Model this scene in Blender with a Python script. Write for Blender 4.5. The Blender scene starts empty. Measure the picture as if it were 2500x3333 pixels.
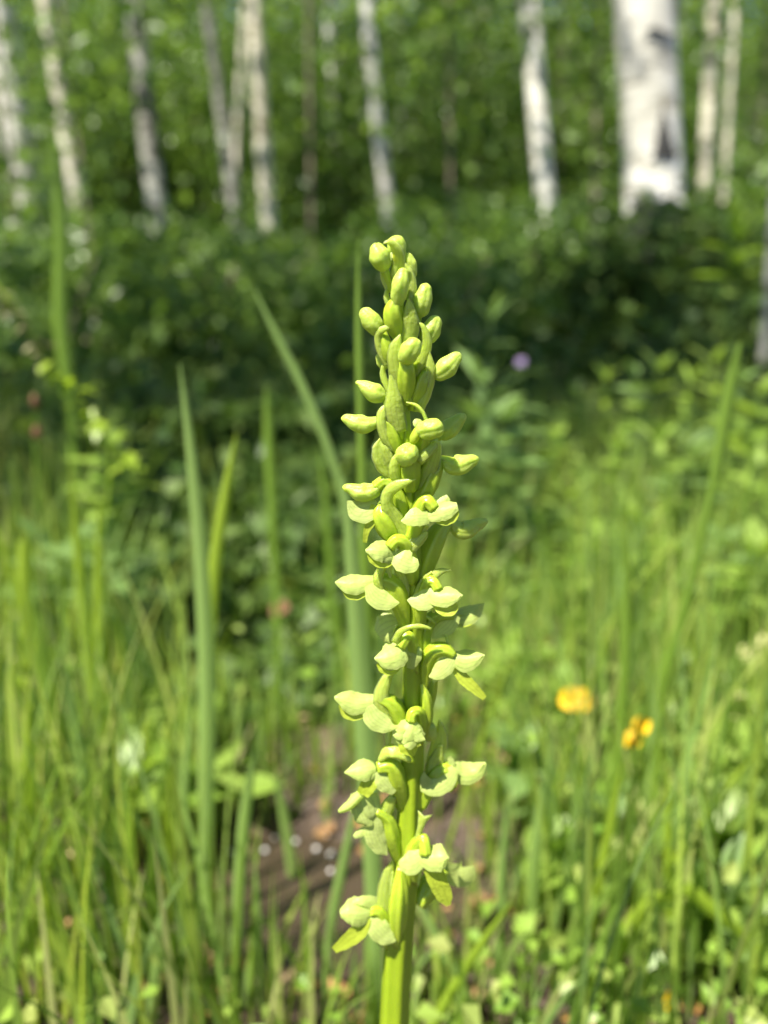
import bpy, math, random
import numpy as np
from mathutils import Vector, Matrix

random.seed(7)
rng = np.random.default_rng(11)
scene = bpy.context.scene
COL = scene.collection

# ------------------------------------------------------------------ camera, sky, sun, exposure
CAM_H = 0.32
PITCH = math.radians(15.0)
X0 = 0.155                                   # horizontal distance from lens to the orchid stem
cam_data = bpy.data.cameras.new('camera')
cam = bpy.data.objects.new('camera', cam_data)
COL.objects.link(cam)
cam.location = (0, 0, CAM_H)
cam.rotation_euler = (math.radians(90) - PITCH, 0, 0)
cam_data.sensor_fit = 'HORIZONTAL'
cam_data.sensor_width = 24.0
cam_data.lens = 24.0
cam_data.clip_start = 0.01
cam_data.clip_end = 500.0
cam_data.dof.use_dof = True
cam_data.dof.focus_distance = 0.1545
cam_data.dof.aperture_fstop = 6.8
scene.camera = cam

SUN_DIR = Vector((-0.36, -0.34, 0.87)).normalized()      # towards the sun
world = bpy.data.worlds.new('World')
scene.world = world
world.use_nodes = True
wn = world.node_tree
wn.nodes.clear()
wo = wn.nodes.new('ShaderNodeOutputWorld')
wb = wn.nodes.new('ShaderNodeBackground')
ws = wn.nodes.new('ShaderNodeTexSky')
ws.sky_type = 'NISHITA'
ws.sun_disc = False
ws.sun_elevation = math.asin(SUN_DIR.z)
ws.sun_rotation = math.atan2(SUN_DIR.x, SUN_DIR.y)
ws.altitude = 2500.0
wb.inputs['Strength'].default_value = 0.065
wn.links.new(ws.outputs[0], wb.inputs[0])
wn.links.new(wb.outputs[0], wo.inputs[0])

sun_data = bpy.data.lights.new('sun', 'SUN')
sun_data.energy = 5.0
sun_data.angle = math.radians(0.5)
sun_data.color = (1.0, 0.95, 0.83)
sun = bpy.data.objects.new('sun', sun_data)
COL.objects.link(sun)
sun.rotation_euler = SUN_DIR.to_track_quat('Z', 'Y').to_euler()

scene.view_settings.view_transform = 'Standard'
scene.view_settings.look = 'None'
scene.view_settings.gamma = 1.0
scene.view_settings.use_curve_mapping = False
scene.view_settings.exposure = 1.45
scene.render.engine = 'CYCLES'
scene.cycles.use_denoising = True
scene.cycles.max_bounces = 8
scene.cycles.diffuse_bounces = 5
scene.cycles.glossy_bounces = 3
scene.cycles.transmission_bounces = 6
scene.cycles.caustics_reflective = False
scene.cycles.caustics_refractive = False
scene.cycles.sample_clamp_indirect = 6.0

# ------------------------------------------------------------------ pixels to directions
FWD = np.array((0, math.cos(PITCH), -math.sin(PITCH)))
UPV = np.array((0, math.sin(PITCH), math.cos(PITCH)))
RGT = np.array((1.0, 0, 0))
CAMP = np.array((0, 0, CAM_H))


def ray(px, py):
    return FWD + RGT * ((px - 1250.0) / 2500.0) + UPV * ((1666.5 - py) / 2500.0)


K = 2500.0 / 1659.0


def at(u, v, Y):
    """point on the vertical plane y = Y seen at (u, v) of the 1659 x 2212 view of the photograph"""
    r = ray(u * K, v * K)
    return CAMP + r * (Y / r[1])


def ground_z(x, y):
    x = np.asarray(x, float)
    y = np.asarray(y, float)
    t = np.clip(y - 1.3, 0, None)
    s = 0.10 * (np.sqrt(t * t + 0.25) - 0.5)
    s = s + np.clip(y - 14, 0, None) * 0.25
    b = 0.008 * np.sin(x * 9 + 1) * np.cos(y * 11) + 0.004 * np.sin(x * 31 + y * 17)
    b = b + 0.06 * np.sin(x * 0.7) * np.clip(y - 2, 0, 1)
    # the wet hollow behind the orchid
    h = -0.030 * np.exp(-(((x + 0.05) / 0.17) ** 2 + ((y - 0.385) / 0.085) ** 2))
    return s + b + h


# ------------------------------------------------------------------ materials
def new_mat(name):
    m = bpy.data.materials.new(name)
    m.use_nodes = True
    m.node_tree.nodes.clear()
    return m, m.node_tree.nodes, m.node_tree.links


def leaf_mat(name, cols, transl=0.35, rough=0.5, spec=0.4, noise=0.0, nscale=40.0, bump=0.0, bscale=300.0,
             veins=0, trans_col=None, rand='island', sss=0.0):
    m, n, l = new_mat(name)
    out = n.new('ShaderNodeOutputMaterial')
    ramp = n.new('ShaderNodeValToRGB')
    e = ramp.color_ramp.elements
    while len(e) < len(cols):
        e.new(0.5)
    for i, c in enumerate(cols):
        e[i].position = i / max(1, len(cols) - 1)
        e[i].color = (*c, 1)
    if rand == 'island':
        g = n.new('ShaderNodeNewGeometry')
        fac = g.outputs['Random Per Island']
    else:
        g = n.new('ShaderNodeObjectInfo')
        fac = g.outputs['Random']
    tc = n.new('ShaderNodeTexCoord')
    nt = n.new('ShaderNodeTexNoise')
    nt.inputs['Scale'].default_value = nscale
    nt.inputs['Detail'].default_value = 4
    l.new(tc.outputs['Object'], nt.inputs['Vector'])
    mix = n.new('ShaderNodeMix')
    mix.inputs[0].default_value = noise
    l.new(fac, mix.inputs[2])
    l.new(nt.outputs['Fac'], mix.inputs[3])
    l.new(mix.outputs[0], ramp.inputs['Fac'])
    colour = ramp.outputs['Color']
    normal = None
    if veins:
        uv = n.new('ShaderNodeUVMap')
        sx = n.new('ShaderNodeSeparateXYZ')
        l.new(uv.outputs[0], sx.inputs[0])
        mu = n.new('ShaderNodeMath'); mu.operation = 'MULTIPLY'; mu.inputs[1].default_value = veins * 2 * math.pi
        l.new(sx.outputs['X'], mu.inputs[0])
        si = n.new('ShaderNodeMath'); si.operation = 'SINE'
        l.new(mu.outputs[0], si.inputs[0])
        mr = n.new('ShaderNodeMapRange')
        mr.inputs['From Min'].default_value = 0.3
        mr.inputs['To Min'].default_value = 1.0
        mr.inputs['To Max'].default_value = 0.87
        l.new(si.outputs[0], mr.inputs['Value'])
        vm = n.new('ShaderNodeMix'); vm.data_type = 'RGBA'; vm.blend_type = 'MULTIPLY'
        vm.inputs[0].default_value = 1.0
        l.new(colour, vm.inputs[6])
        l.new(mr.outputs[0], vm.inputs[7])
        colour = vm.outputs[2]
    if bump:
        bt = n.new('ShaderNodeTexNoise')
        bt.inputs['Scale'].default_value = bscale
        bt.inputs['Detail'].default_value = 3
        l.new(tc.outputs['Object'], bt.inputs['Vector'])
        bp = n.new('ShaderNodeBump')
        bp.inputs['Strength'].default_value = bump
        bp.inputs['Distance'].default_value = 0.0005
        l.new(bt.outputs['Fac'], bp.inputs['Height'])
        normal = bp.outputs[0]
    p = n.new('ShaderNodeBsdfPrincipled')
    p.inputs['Roughness'].default_value = rough
    p.inputs['Specular IOR Level'].default_value = spec
    l.new(colour, p.inputs['Base Color'])
    if sss:
        p.inputs['Subsurface Weight'].default_value = sss
        p.inputs['Subsurface Radius'].default_value = (1.0, 1.0, 0.22)
        p.inputs['Subsurface Scale'].default_value = 0.0022
        transl = 0.22
    t = n.new('ShaderNodeBsdfTranslucent')
    if trans_col:
        hs = n.new('ShaderNodeMix'); hs.data_type = 'RGBA'; hs.blend_type = 'MULTIPLY'
        hs.inputs[0].default_value = 1.0
        hs.inputs[7].default_value = (*trans_col, 1)
        l.new(colour, hs.inputs[6])
        l.new(hs.outputs[2], t.inputs['Color'])
    else:
        l.new(colour, t.inputs['Color'])
    if normal:
        l.new(normal, p.inputs['Normal'])
    ms = n.new('ShaderNodeMixShader')
    ms.inputs[0].default_value = transl
    l.new(p.outputs[0], ms.inputs[1])
    l.new(t.outputs[0], ms.inputs[2])
    l.new(ms.outputs[0], out.inputs['Surface'])
    return m


TW = (1.25, 1.25, 0.7)
M = {}
# orchid
M['sepal'] = leaf_mat('orchid_sepal', [(0.48, 0.60, 0.12), (0.68, 0.76, 0.28)], 0.5, 0.44, 0.4, 0.85, 700, 0.3, 1500, veins=6, trans_col=(1.1, 1.1, 0.7), rand='object')
M['bud'] = leaf_mat('orchid_bud', [(0.38, 0.52, 0.05), (0.56, 0.67, 0.15)], 0.38, 0.42, 0.4, 0.85, 600, 0.45, 1300, trans_col=(1.1, 1.1, 0.6), rand='object', sss=0.85)
M['lip'] = leaf_mat('orchid_lip', [(0.46, 0.56, 0.04), (0.58, 0.67, 0.08)], 0.52, 0.38, 0.45, 0.8, 400, 0.4, 1300, veins=3, trans_col=(1.1, 1.1, 0.6), rand='object')
M['ovary'] = leaf_mat('orchid_ovary', [(0.33, 0.47, 0.025), (0.47, 0.59, 0.05)], 0.3, 0.34, 0.5, 0.7, 300, 0.3, 1000, trans_col=(1.2, 1.2, 0.6), rand='object', sss=0.85)
M['bract'] = leaf_mat('orchid_bract', [(0.38, 0.53, 0.05), (0.54, 0.67, 0.13)], 0.48, 0.36, 0.45, 0.7, 300, 0.4, 1300, veins=4, trans_col=(1.15, 1.15, 0.6), rand='object', sss=0.85)
M['stem'] = leaf_mat('orchid_stem', [(0.27, 0.39, 0.014), (0.38, 0.50, 0.026)], 0.16, 0.33, 0.5, 0.9, 120, 0.25, 700, rand='object', sss=0.85)
# grasses
M['grass'] = leaf_mat('meadow_grass', [(0.08, 0.15, 0.02), (0.22, 0.34, 0.04), (0.20, 0.31, 0.10), (0.36, 0.47, 0.07), (0.48, 0.46, 0.22)], 0.5, 0.45, 0.5, 0.1, 30, trans_col=TW)
M['blade_sage'] = leaf_mat('sage_blade', [(0.25, 0.38, 0.10), (0.33, 0.47, 0.14)], 0.48, 0.4, 0.5, 0.5, 20, 0.2, 400, veins=6, trans_col=TW, rand='object')
M['blade_green'] = leaf_mat('green_blade', [(0.15, 0.26, 0.03), (0.22, 0.34, 0.045)], 0.42, 0.4, 0.5, 0.5, 20, 0.2, 400, veins=6, trans_col=TW, rand='object')
M['blade_lime'] = leaf_mat('lime_blade', [(0.26, 0.38, 0.03), (0.36, 0.48, 0.05)], 0.48, 0.4, 0.5, 0.5, 20, 0.2, 400, veins=6, trans_col=TW, rand='object')
M['blade_straw'] = leaf_mat('straw', [(0.36, 0.33, 0.16), (0.48, 0.44, 0.24)], 0.3, 0.5, 0.4, 0.5, 30, veins=4, rand='object')
# herbs and leaves
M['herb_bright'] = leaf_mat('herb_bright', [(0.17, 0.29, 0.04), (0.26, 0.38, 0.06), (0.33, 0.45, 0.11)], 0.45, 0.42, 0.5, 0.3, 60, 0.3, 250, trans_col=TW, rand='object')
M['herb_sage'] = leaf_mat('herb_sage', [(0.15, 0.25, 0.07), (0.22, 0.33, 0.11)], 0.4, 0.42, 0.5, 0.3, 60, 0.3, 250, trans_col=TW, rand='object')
M['herb_dark'] = leaf_mat('herb_dark', [(0.05, 0.11, 0.02), (0.09, 0.17, 0.035)], 0.35, 0.42, 0.5, 0.3, 60, 0.3, 250, trans_col=TW, rand='object')  # darker herb green, with the shade put into the leaf colour
M['aspen_leaf'] = leaf_mat('aspen_leaf', [(0.06, 0.125, 0.028), (0.125, 0.21, 0.042), (0.21, 0.31, 0.075)], 0.48, 0.36, 0.5, 0.0, trans_col=TW)
M['shrub_leaf'] = leaf_mat('shrub_leaf', [(0.065, 0.135, 0.026), (0.13, 0.22, 0.040), (0.21, 0.32, 0.068)], 0.48, 0.36, 0.5, 0.0, trans_col=TW)
M['cover_leaf'] = leaf_mat('cover_leaf', [(0.15, 0.27, 0.035), (0.22, 0.36, 0.05), (0.29, 0.42, 0.07), (0.34, 0.38, 0.11)], 0.42, 0.4, 0.5, 0.0, trans_col=TW)
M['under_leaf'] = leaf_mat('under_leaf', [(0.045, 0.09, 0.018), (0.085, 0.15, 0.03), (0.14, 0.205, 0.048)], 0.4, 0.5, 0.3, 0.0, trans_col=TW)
M['yellow'] = leaf_mat('yellow_petal', [(0.86, 0.52, 0.006), (0.89, 0.60, 0.012)], 0.35, 0.45, 0.3, 0.4, 200, rand='object')
M['cream'] = leaf_mat('cream_petal', [(0.62, 0.62, 0.26), (0.70, 0.66, 0.34)], 0.35, 0.5, 0.3, 0.4, 200, rand='object')
M['rust'] = leaf_mat('rust_head', [(0.14, 0.065, 0.032), (0.20, 0.10, 0.05)], 0.2, 0.6, 0.3, 0.5, 200, rand='object')
M['violet'] = leaf_mat('violet_petal', [(0.42, 0.30, 0.55), (0.55, 0.42, 0.66)], 0.35, 0.5, 0.3, 0.4, 200, rand='object')
M['litter'] = leaf_mat('dead_leaf', [(0.20, 0.11, 0.05), (0.34, 0.20, 0.09), (0.42, 0.22, 0.07), (0.45, 0.36, 0.25)], 0.15, 0.6, 0.3, 0.0)


def bark_mat(name, base, grey, dark, marks=0.5):
    m, n, l = new_mat(name)
    out = n.new('ShaderNodeOutputMaterial')
    p = n.new('ShaderNodeBsdfPrincipled')
    p.inputs['Roughness'].default_value = 0.75
    tc = n.new('ShaderNodeTexCoord')
    oi = n.new('ShaderNodeObjectInfo')
    off = n.new('ShaderNodeVectorMath'); off.operation = 'ADD'
    cmb = n.new('ShaderNodeCombineXYZ')
    mul = n.new('ShaderNodeMath'); mul.operation = 'MULTIPLY'; mul.inputs[1].default_value = 37.0
    l.new(oi.outputs['Random'], mul.inputs[0])
    l.new(mul.outputs[0], cmb.inputs['Z'])
    l.new(tc.outputs['Object'], off.inputs[0]); l.new(cmb.outputs[0], off.inputs[1])
    mp = n.new('ShaderNodeMapping'); mp.inputs['Scale'].default_value = (4, 4, 14)
    l.new(off.outputs[0], mp.inputs['Vector'])
    n1 = n.new('ShaderNodeTexNoise'); n1.inputs['Scale'].default_value = 2.2; n1.inputs['Detail'].default_value = 6
    l.new(mp.outputs[0], n1.inputs['Vector'])
    r1 = n.new('ShaderNodeValToRGB')
    r1.color_ramp.elements[0].position = 0.42 - 0.1 * (1 - marks); r1.color_ramp.elements[0].color = (*dark, 1)
    r1.color_ramp.elements[1].position = 0.50; r1.color_ramp.elements[1].color = (1, 1, 1, 1)
    l.new(n1.outputs['Fac'], r1.inputs['Fac'])
    n2 = n.new('ShaderNodeTexNoise'); n2.inputs['Scale'].default_value = 3.0; n2.inputs['Detail'].default_value = 5
    l.new(off.outputs[0], n2.inputs['Vector'])
    r2 = n.new('ShaderNodeValToRGB')
    r2.color_ramp.elements[0].position = 0.35; r2.color_ramp.elements[0].color = (*grey, 1)
    r2.color_ramp.elements[1].position = 0.6; r2.color_ramp.elements[1].color = (*base, 1)
    l.new(n2.outputs['Fac'], r2.inputs['Fac'])
    mx = n.new('ShaderNodeMix'); mx.data_type = 'RGBA'; mx.blend_type = 'MULTIPLY'; mx.inputs[0].default_value = 1.0
    l.new(r2.outputs['Color'], mx.inputs[6]); l.new(r1.outputs['Color'], mx.inputs[7])
    l.new(mx.outputs[2], p.inputs['Base Color'])
    bp = n.new('ShaderNodeBump'); bp.inputs['Strength'].default_value = 0.6; bp.inputs['Distance'].default_value = 0.01
    l.new(n1.outputs['Fac'], bp.inputs['Height']); l.new(bp.outputs[0], p.inputs['Normal'])
    l.new(p.outputs[0], out.inputs['Surface'])
    return m


M['bark_white'] = bark_mat('aspen_bark_white', (0.80, 0.77, 0.70), (0.52, 0.50, 0.43), (0.42, 0.40, 0.34), 0.3)
M['bark_cream'] = bark_mat('aspen_bark_cream', (0.74, 0.69, 0.54), (0.52, 0.48, 0.37), (0.35, 0.32, 0.26), 0.35)
M['bark_grey'] = bark_mat('aspen_bark_grey', (0.40, 0.39, 0.34), (0.22, 0.21, 0.18), (0.25, 0.23, 0.20), 0.7)
M['bark_black'] = bark_mat('aspen_bark_scar', (0.06, 0.055, 0.05), (0.03, 0.03, 0.028), (0.5, 0.5, 0.5), 0.7)
M['twig'] = bark_mat('twig_bark', (0.22, 0.17, 0.12), (0.14, 0.11, 0.08), (0.4, 0.4, 0.4), 0.7)


def ground_mat():
    m, n, l = new_mat('forest_soil')
    out = n.new('ShaderNodeOutputMaterial')
    p = n.new('ShaderNodeBsdfPrincipled')
    tc = n.new('ShaderNodeTexCoord')
    n1 = n.new('ShaderNodeTexNoise'); n1.inputs['Scale'].default_value = 9; n1.inputs['Detail'].default_value = 8
    n2 = n.new('ShaderNodeTexNoise'); n2.inputs['Scale'].default_value = 60; n2.inputs['Detail'].default_value = 6
    for q in (n1, n2):
        l.new(tc.outputs['Object'], q.inputs['Vector'])
    r = n.new('ShaderNodeValToRGB')
    e = r.color_ramp.elements
    e[0].position = 0.3; e[0].color = (0.022, 0.014, 0.009, 1)
    e[1].position = 0.75; e[1].color = (0.12, 0.075, 0.045, 1)
    x = e.new(0.5); x.color = (0.055, 0.036, 0.023, 1)
    ad = n.new('ShaderNodeMix'); ad.inputs[0].default_value = 0.5
    l.new(n1.outputs['Fac'], ad.inputs[2]); l.new(n2.outputs['Fac'], ad.inputs[3])
    l.new(ad.outputs[0], r.inputs['Fac'])
    l.new(r.outputs['Color'], p.inputs['Base Color'])
    rr = n.new('ShaderNodeMapRange'); rr.inputs['To Min'].default_value = 0.45; rr.inputs['To Max'].default_value = 0.95
    l.new(n1.outputs['Fac'], rr.inputs['Value']); l.new(rr.outputs[0], p.inputs['Roughness'])
    bp = n.new('ShaderNodeBump'); bp.inputs['Strength'].default_value = 0.9; bp.inputs['Distance'].default_value = 0.01
    l.new(n2.outputs['Fac'], bp.inputs['Height']); l.new(bp.outputs[0], p.inputs['Normal'])
    l.new(p.outputs[0], out.inputs['Surface'])
    return m


M['soil'] = ground_mat()


def water_mat():
    m, n, l = new_mat('puddle_water')
    out = n.new('ShaderNodeOutputMaterial')
    p = n.new('ShaderNodeBsdfPrincipled')
    p.inputs['Base Color'].default_value = (0.05, 0.036, 0.024, 1)
    p.inputs['Roughness'].default_value = 0.08
    p.inputs['Specular IOR Level'].default_value = 0.5
    tc = n.new('ShaderNodeTexCoord')
    nt = n.new('ShaderNodeTexNoise'); nt.inputs['Scale'].default_value = 160; nt.inputs['Detail'].default_value = 3
    l.new(tc.outputs['Object'], nt.inputs['Vector'])
    bp = n.new('ShaderNodeBump'); bp.inputs['Strength'].default_value = 0.7; bp.inputs['Distance'].default_value = 0.004
    l.new(nt.outputs['Fac'], bp.inputs['Height']); l.new(bp.outputs[0], p.inputs['Normal'])
    l.new(p.outputs[0], out.inputs['Surface'])
    return m


M['water'] = water_mat()
M['glint_bead'] = bark_mat('glint_pale', (0.72, 0.70, 0.70), (0.55, 0.52, 0.52), (0.7, 0.7, 0.7), 0.2)  # pale colour that stands in for sun glints on wet mud


# ------------------------------------------------------------------ mesh helpers
def mesh_np(name, verts, faces, mat, smooth=True, uvs=None):
    """verts (n,3); faces (m,k) all with the same number of corners"""
    verts = np.ascontiguousarray(verts, dtype=np.float32)
    faces = np.ascontiguousarray(faces, dtype=np.int32)
    me = bpy.data.meshes.new(name)
    k = faces.shape[1]
    me.vertices.add(len(verts)); me.vertices.foreach_set('co', verts.ravel())
    me.loops.add(faces.size); me.loops.foreach_set('vertex_index', faces.ravel())
    me.polygons.add(len(faces))
    me.polygons.foreach_set('loop_start', np.arange(0, faces.size, k, dtype=np.int32))
    me.polygons.foreach_set('loop_total', np.full(len(faces), k, dtype=np.int32))
    me.polygons.foreach_set('use_smooth', np.full(len(faces), smooth, dtype=bool))
    if uvs is not None:
        ul = me.uv_layers.new(name='UVMap')
        ul.data.foreach_set('uv', np.ascontiguousarray(uvs[faces.ravel()], dtype=np.float32).ravel())
    me.update(calc_edges=True)
    me.validate()
    if mat is not None:
        me.materials.append(mat)
    return me


def link(name, me, parent=None, loc=None):
    o = bpy.data.objects.new(name, me)
    COL.objects.link(o)
    if parent is not None:
        o.parent = parent
    if loc is not None:
        o.location = loc
    return o


def tag(o, label=None, cat=None, group=None, kind=None):
    if label: o['label'] = label
    if cat: o['category'] = cat
    if group: o['group'] = group
    if kind: o['kind'] = kind
    return o


def empty(name, loc):
    o = bpy.data.objects.new(name, None)
    o.empty_display_size = 0.02
    COL.objects.link(o)
    o.location = loc
    return o


def smooth_path(pts, n):
    """Catmull-Rom resampling of a list of points (any dimension)"""
    P = np.asarray(pts, float)
    if len(P) == 2:
        t = np.linspace(0, 1, n)[:, None]
        return P[0] * (1 - t) + P[1] * t
    Q = np.vstack([2 * P[0] - P[1], P, 2 * P[-1] - P[-2]])
    res = []
    for t in np.linspace(0, len(P) - 1, n):
        i = min(int(t), len(P) - 2)
        f = t - i
        p0, p1, p2, p3 = Q[i], Q[i + 1], Q[i + 2], Q[i + 3]
        res.append(0.5 * ((2 * p1) + (-p0 + p2) * f + (2 * p0 - 5 * p1 + 4 * p2 - p3) * f * f + (-p0 + 3 * p1 - 3 * p2 + p3) * f ** 3))
    return np.array(res)


def interp(vals, n):
    v = smooth_path(np.asarray(vals, float)[:, None], n)[:, 0]
    return np.clip(v, min(vals) * 0.7, None)


def norm(v):
    v = np.asarray(v, float)
    return v / np.maximum(np.linalg.norm(v, axis=-1, keepdims=True), 1e-12)


def frames(c, hint):
    T = norm(np.gradient(c, axis=0))
    N = hint - T * np.sum(T * hint, axis=1, keepdims=True)
    bad = np.linalg.norm(N, axis=1) < 0.15
    if bad.any():
        alt = np.cross(T, RGT)
        N[bad] = alt[bad]
    N = norm(N)
    S = np.cross(T, N)
    return T, N, S


def loft(c, ring_fn, m, closed_ends=True):
    """c (n,3); ring_fn(i)->(m,3); returns verts, quads, uvs"""
    n = len(c)
    V = np.array([ring_fn(i) for i in range(n)]).reshape(-1, 3)
    F = []
    for i in range(n - 1):
        for j in range(m):
            a = i * m + j; b = i * m + (j + 1) % m
            F.append((a, b, b + m, a + m))
    uv = np.zeros((len(V), 2))
    for j in range(m):
        uj = abs(2 * j / m - 1)
        uv[j::m, 0] = uj
    uv[:, 1] = np.repeat(np.linspace(0, 1, n), m)
    if closed_ends:
        k = len(V)
        V = np.vstack([V, V[:m].mean(0), V[(n - 1) * m:n * m].mean(0)])
        uv = np.vstack([uv, [0.5, 0], [0.5, 1]])
        for j in range(m):
            F.append((j, k, k, (j + 1) % m))
            F.append(((n - 1) * m + j, (n - 1) * m + (j + 1) % m, k + 1, k + 1))
    return V, F, uv


def build_lofted(name, V, F, uv, mat):
    tris = [f for f in F if len(set(f)) == 3]
    quads = [f for f in F if len(set(f)) == 4]
    allf = quads + [tuple(dict.fromkeys(f)) for f in tris]
    me = bpy.data.meshes.new(name)
    me.from_pydata([tuple(v) for v in V], [], allf)
    ul = me.uv_layers.new(name='UVMap')
    idx = np.zeros(len(me.loops), dtype=np.int32)
    me.loops.foreach_get('vertex_index', idx)
    ul.data.foreach_set('uv', uv[idx].astype(np.float32).ravel())
    me.polygons.foreach_set('use_smooth', np.ones(len(me.polygons), dtype=bool))
    me.materials.append(mat)
    me.update()
    return me


def tube_mesh(name, c, r, mat, m=12, ribs=0, rib=0.0, twist=0.0, seam=0.0, flat=1.0, hint=None, n=18, wob=0.0, blunt=False):
    r = list(r)
    if blunt:
        r[-1] = max(r[-1], 0.62 * r[-2])
    if blunt:
        q = np.concatenate([np.linspace(0, 0.84, n - 8), 0.84 + 0.16 * np.sin(np.linspace(0.12, 1, 8) * math.pi / 2)])
        cc = smooth_path(c, 200); rc = interp(r, 200)
        c = np.stack([np.interp(q * 199, np.arange(200), cc[:, k]) for k in range(3)], 1)
        r = np.interp(q * 199, np.arange(200), rc)
        e = np.clip((q - 0.84) / 0.16, 0, 1)
        r = r * np.sqrt(np.clip(1 - e ** 2, 0.0004, 1))
    else:
        c = smooth_path(c, n)
        r = interp(r, n)
    h = np.tile(np.array((0, -1.0, 0.2)) if hint is None else np.asarray(hint, float), (n, 1))
    T, N, S = frames(c, h)
    th = np.linspace(0, 2 * math.pi, m, endpoint=False)
    ph = random.uniform(0, 6.28)

    def ring(i):
        rr = r[i] * (1 + rib * np.cos(ribs * th + twist * i / n + ph))
        if seam:
            for s0, k in ((0.35, 1.0), (2.6, 0.6), (4.6, 0.8)):
                d = np.angle(np.exp(1j * (th - s0)))
                rr = rr * (1 - seam * k * np.exp(-(d / 0.2) ** 2))
        if wob:
            rr = rr * (1 + wob * np.sin(2 * th + i * 0.7 + ph) + wob * np.sin(3 * th - i * 0.5 + 2 * ph))
        return c[i] + np.outer(np.cos(th) * rr * flat, N[i]) + np.outer(np.sin(th) * rr, S[i])
    V, F, uv = loft(c, ring, m)
    return build_lofted(name, V, F, uv, mat)


def blade_mesh(name, c, w, mat, cup=0.2, hint=None, th=0.0003, n=18, half=6, wave=0.0, fold=0.0, twist=0.0, notch=0.0, sheet=False):
    """a leaf with real thickness: centre line c, full widths w, cup > 0 bends the edges away from the hint side"""
    c = smooth_path(c, n)
    w = interp(w, n)
    h = np.tile(np.array((0, -1.0, 0.2)) if hint is None else np.asarray(hint, float), (n, 1))
    T, N, S = frames(c, h)
    s = np.concatenate([np.linspace(-1, 1, half + 1), np.linspace(1, -1, half + 1)[1:-1]])
    side = np.concatenate([np.ones(half + 1), -np.ones(half - 1)])
    if sheet:
        s = np.linspace(-1, 1, half + 1); side = np.zeros(half + 1)
    m = len(s)
    ph = random.uniform(0, 6.28)

    def ring(i):
        a = twist * (i / (n - 1) - 0.5)
        Ni = N[i] * math.cos(a) + S[i] * math.sin(a)
        Si = S[i] * math.cos(a) - N[i] * math.sin(a)
        hw = w[i] / 2
        wv = 1 + wave * np.sin(i * 1.3 + ph + s * 1.2)
        z = -cup * hw * s ** 2 - fold * hw * np.abs(s) + wave * hw * 1.2 * np.abs(s) * np.sin(i * 0.9 + ph + s)
        t = th * np.sqrt(np.clip(1 - s ** 2, 0, 1)) * 0.5 * min(1, hw / (th * 1.5) + 0.15)
        pos = c[i] + np.outer(hw * s * wv, Si) + np.outer(z + side * t, Ni)
        if notch and i >= n - 3:
            pos = pos - np.outer((1 - np.abs(s)) * notch * hw * (i - n + 4) / 3.0, T[i])
        return pos
    V, F, uv = loft(c, ring, m, closed_ends=not sheet)
    if sheet:
        F = [f for f in F if abs(f[0] - f[1]) == 1]
        uv[:, 0] = np.tile((s + 1) / 2, n)
    else:
        uv[:, 0] = np.concatenate([np.tile((s + 1) / 2, n), [0.5, 0.5]])
    return build_lofted(name, V, F, uv, mat)


# ================================================================== SETTING
def grid_sheet():
    xs = np.concatenate([-np.geomspace(60, 1.2, 40), np.linspace(-1.1, 1.1, 120), np.geomspace(1.2, 60, 40)])
    ys = np.concatenate([np.linspace(-30, -0.3, 20), np.linspace(-0.2, 2.0, 120), np.geomspace(2.05, 90, 60)])
    X, Y = np.meshgrid(xs, ys)
    Z = ground_z(X, Y) + rng.normal(0, 0.0015, X.shape)
    V = np.stack([X, Y, Z], -1).reshape(-1, 3)
    nx, ny = len(xs), len(ys)
    i = np.arange(ny - 1)[:, None] * nx + np.arange(nx - 1)[None, :]
    F = np.stack([i, i + 1, i + nx + 1, i + nx], -1).reshape(-1, 4)
    return mesh_np('ground', V, F, M['soil'])


tag(link('ground', grid_sheet()), 'dark brown forest soil rising gently towards the aspens', kind='structure')

# a small pool of muddy water in the hollow behind the orchid
_n = 40
_a = np.linspace(0, 2 * math.pi, _n, endpoint=False)
_r = 1 + 0.18 * np.sin(3 * _a + 1) + 0.1 * np.sin(5 * _a)
pv = np.stack([-0.05 + 0.13 * _r * np.cos(_a), 0.385 + 0.065 * _r * np.sin(_a), np.full(_n, -0.021)], -1)
pv = np.vstack([pv, [(-0.05, 0.385, -0.021)]])
pf = np.array([(k, (k + 1) % _n, _n) for k in range(_n)])
tag(link('puddle', mesh_np('puddle', pv, pf, M['water'])), 'shallow muddy puddle in the bare hollow', kind='structure')


# ------------------------------------------------------------------ leaf clouds
def leaf_cloud(name, centres, size, mat, up=0.5, size_var=0.35, long=1.0):
    """one folded, pointed leaf (4 triangles) at each centre"""
    n = len(centres)
    nrm = norm(rng.normal(0, 1, (n, 3)) + np.array((0, -0.15, up * 1.6)))
    t = rng.normal(0, 1, (n, 3)); t[:, 2] -= 0.5
    t = norm(t - nrm * np.sum(t * nrm, 1, keepdims=True))
    s = np.cross(nrm, t)
    sz = (size * (1 + size_var * rng.uniform(-1, 1, n)))[:, None]
    wd = sz * rng.uniform(0.36, 0.5, (n, 1)) / long
    a = centres - t * sz * 0.5
    b = centres + t * sz * 0.55 - nrm * sz * 0.08
    l1 = centres + s * wd + nrm * wd * 0.25 - t * sz * 0.1
    r1 = centres - s * wd + nrm * wd * 0.25 - t * sz * 0.1
    V = np.stack([a, l1, b, r1], 1).reshape(-1, 3)
    o = np.arange(n)[:, None] * 4
    F = np.concatenate([o + np.array((0, 2, 1)), o + np.array((0, 3, 2))], 0)
    return mesh_np(name, V, F, mat, smooth=False)


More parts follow.
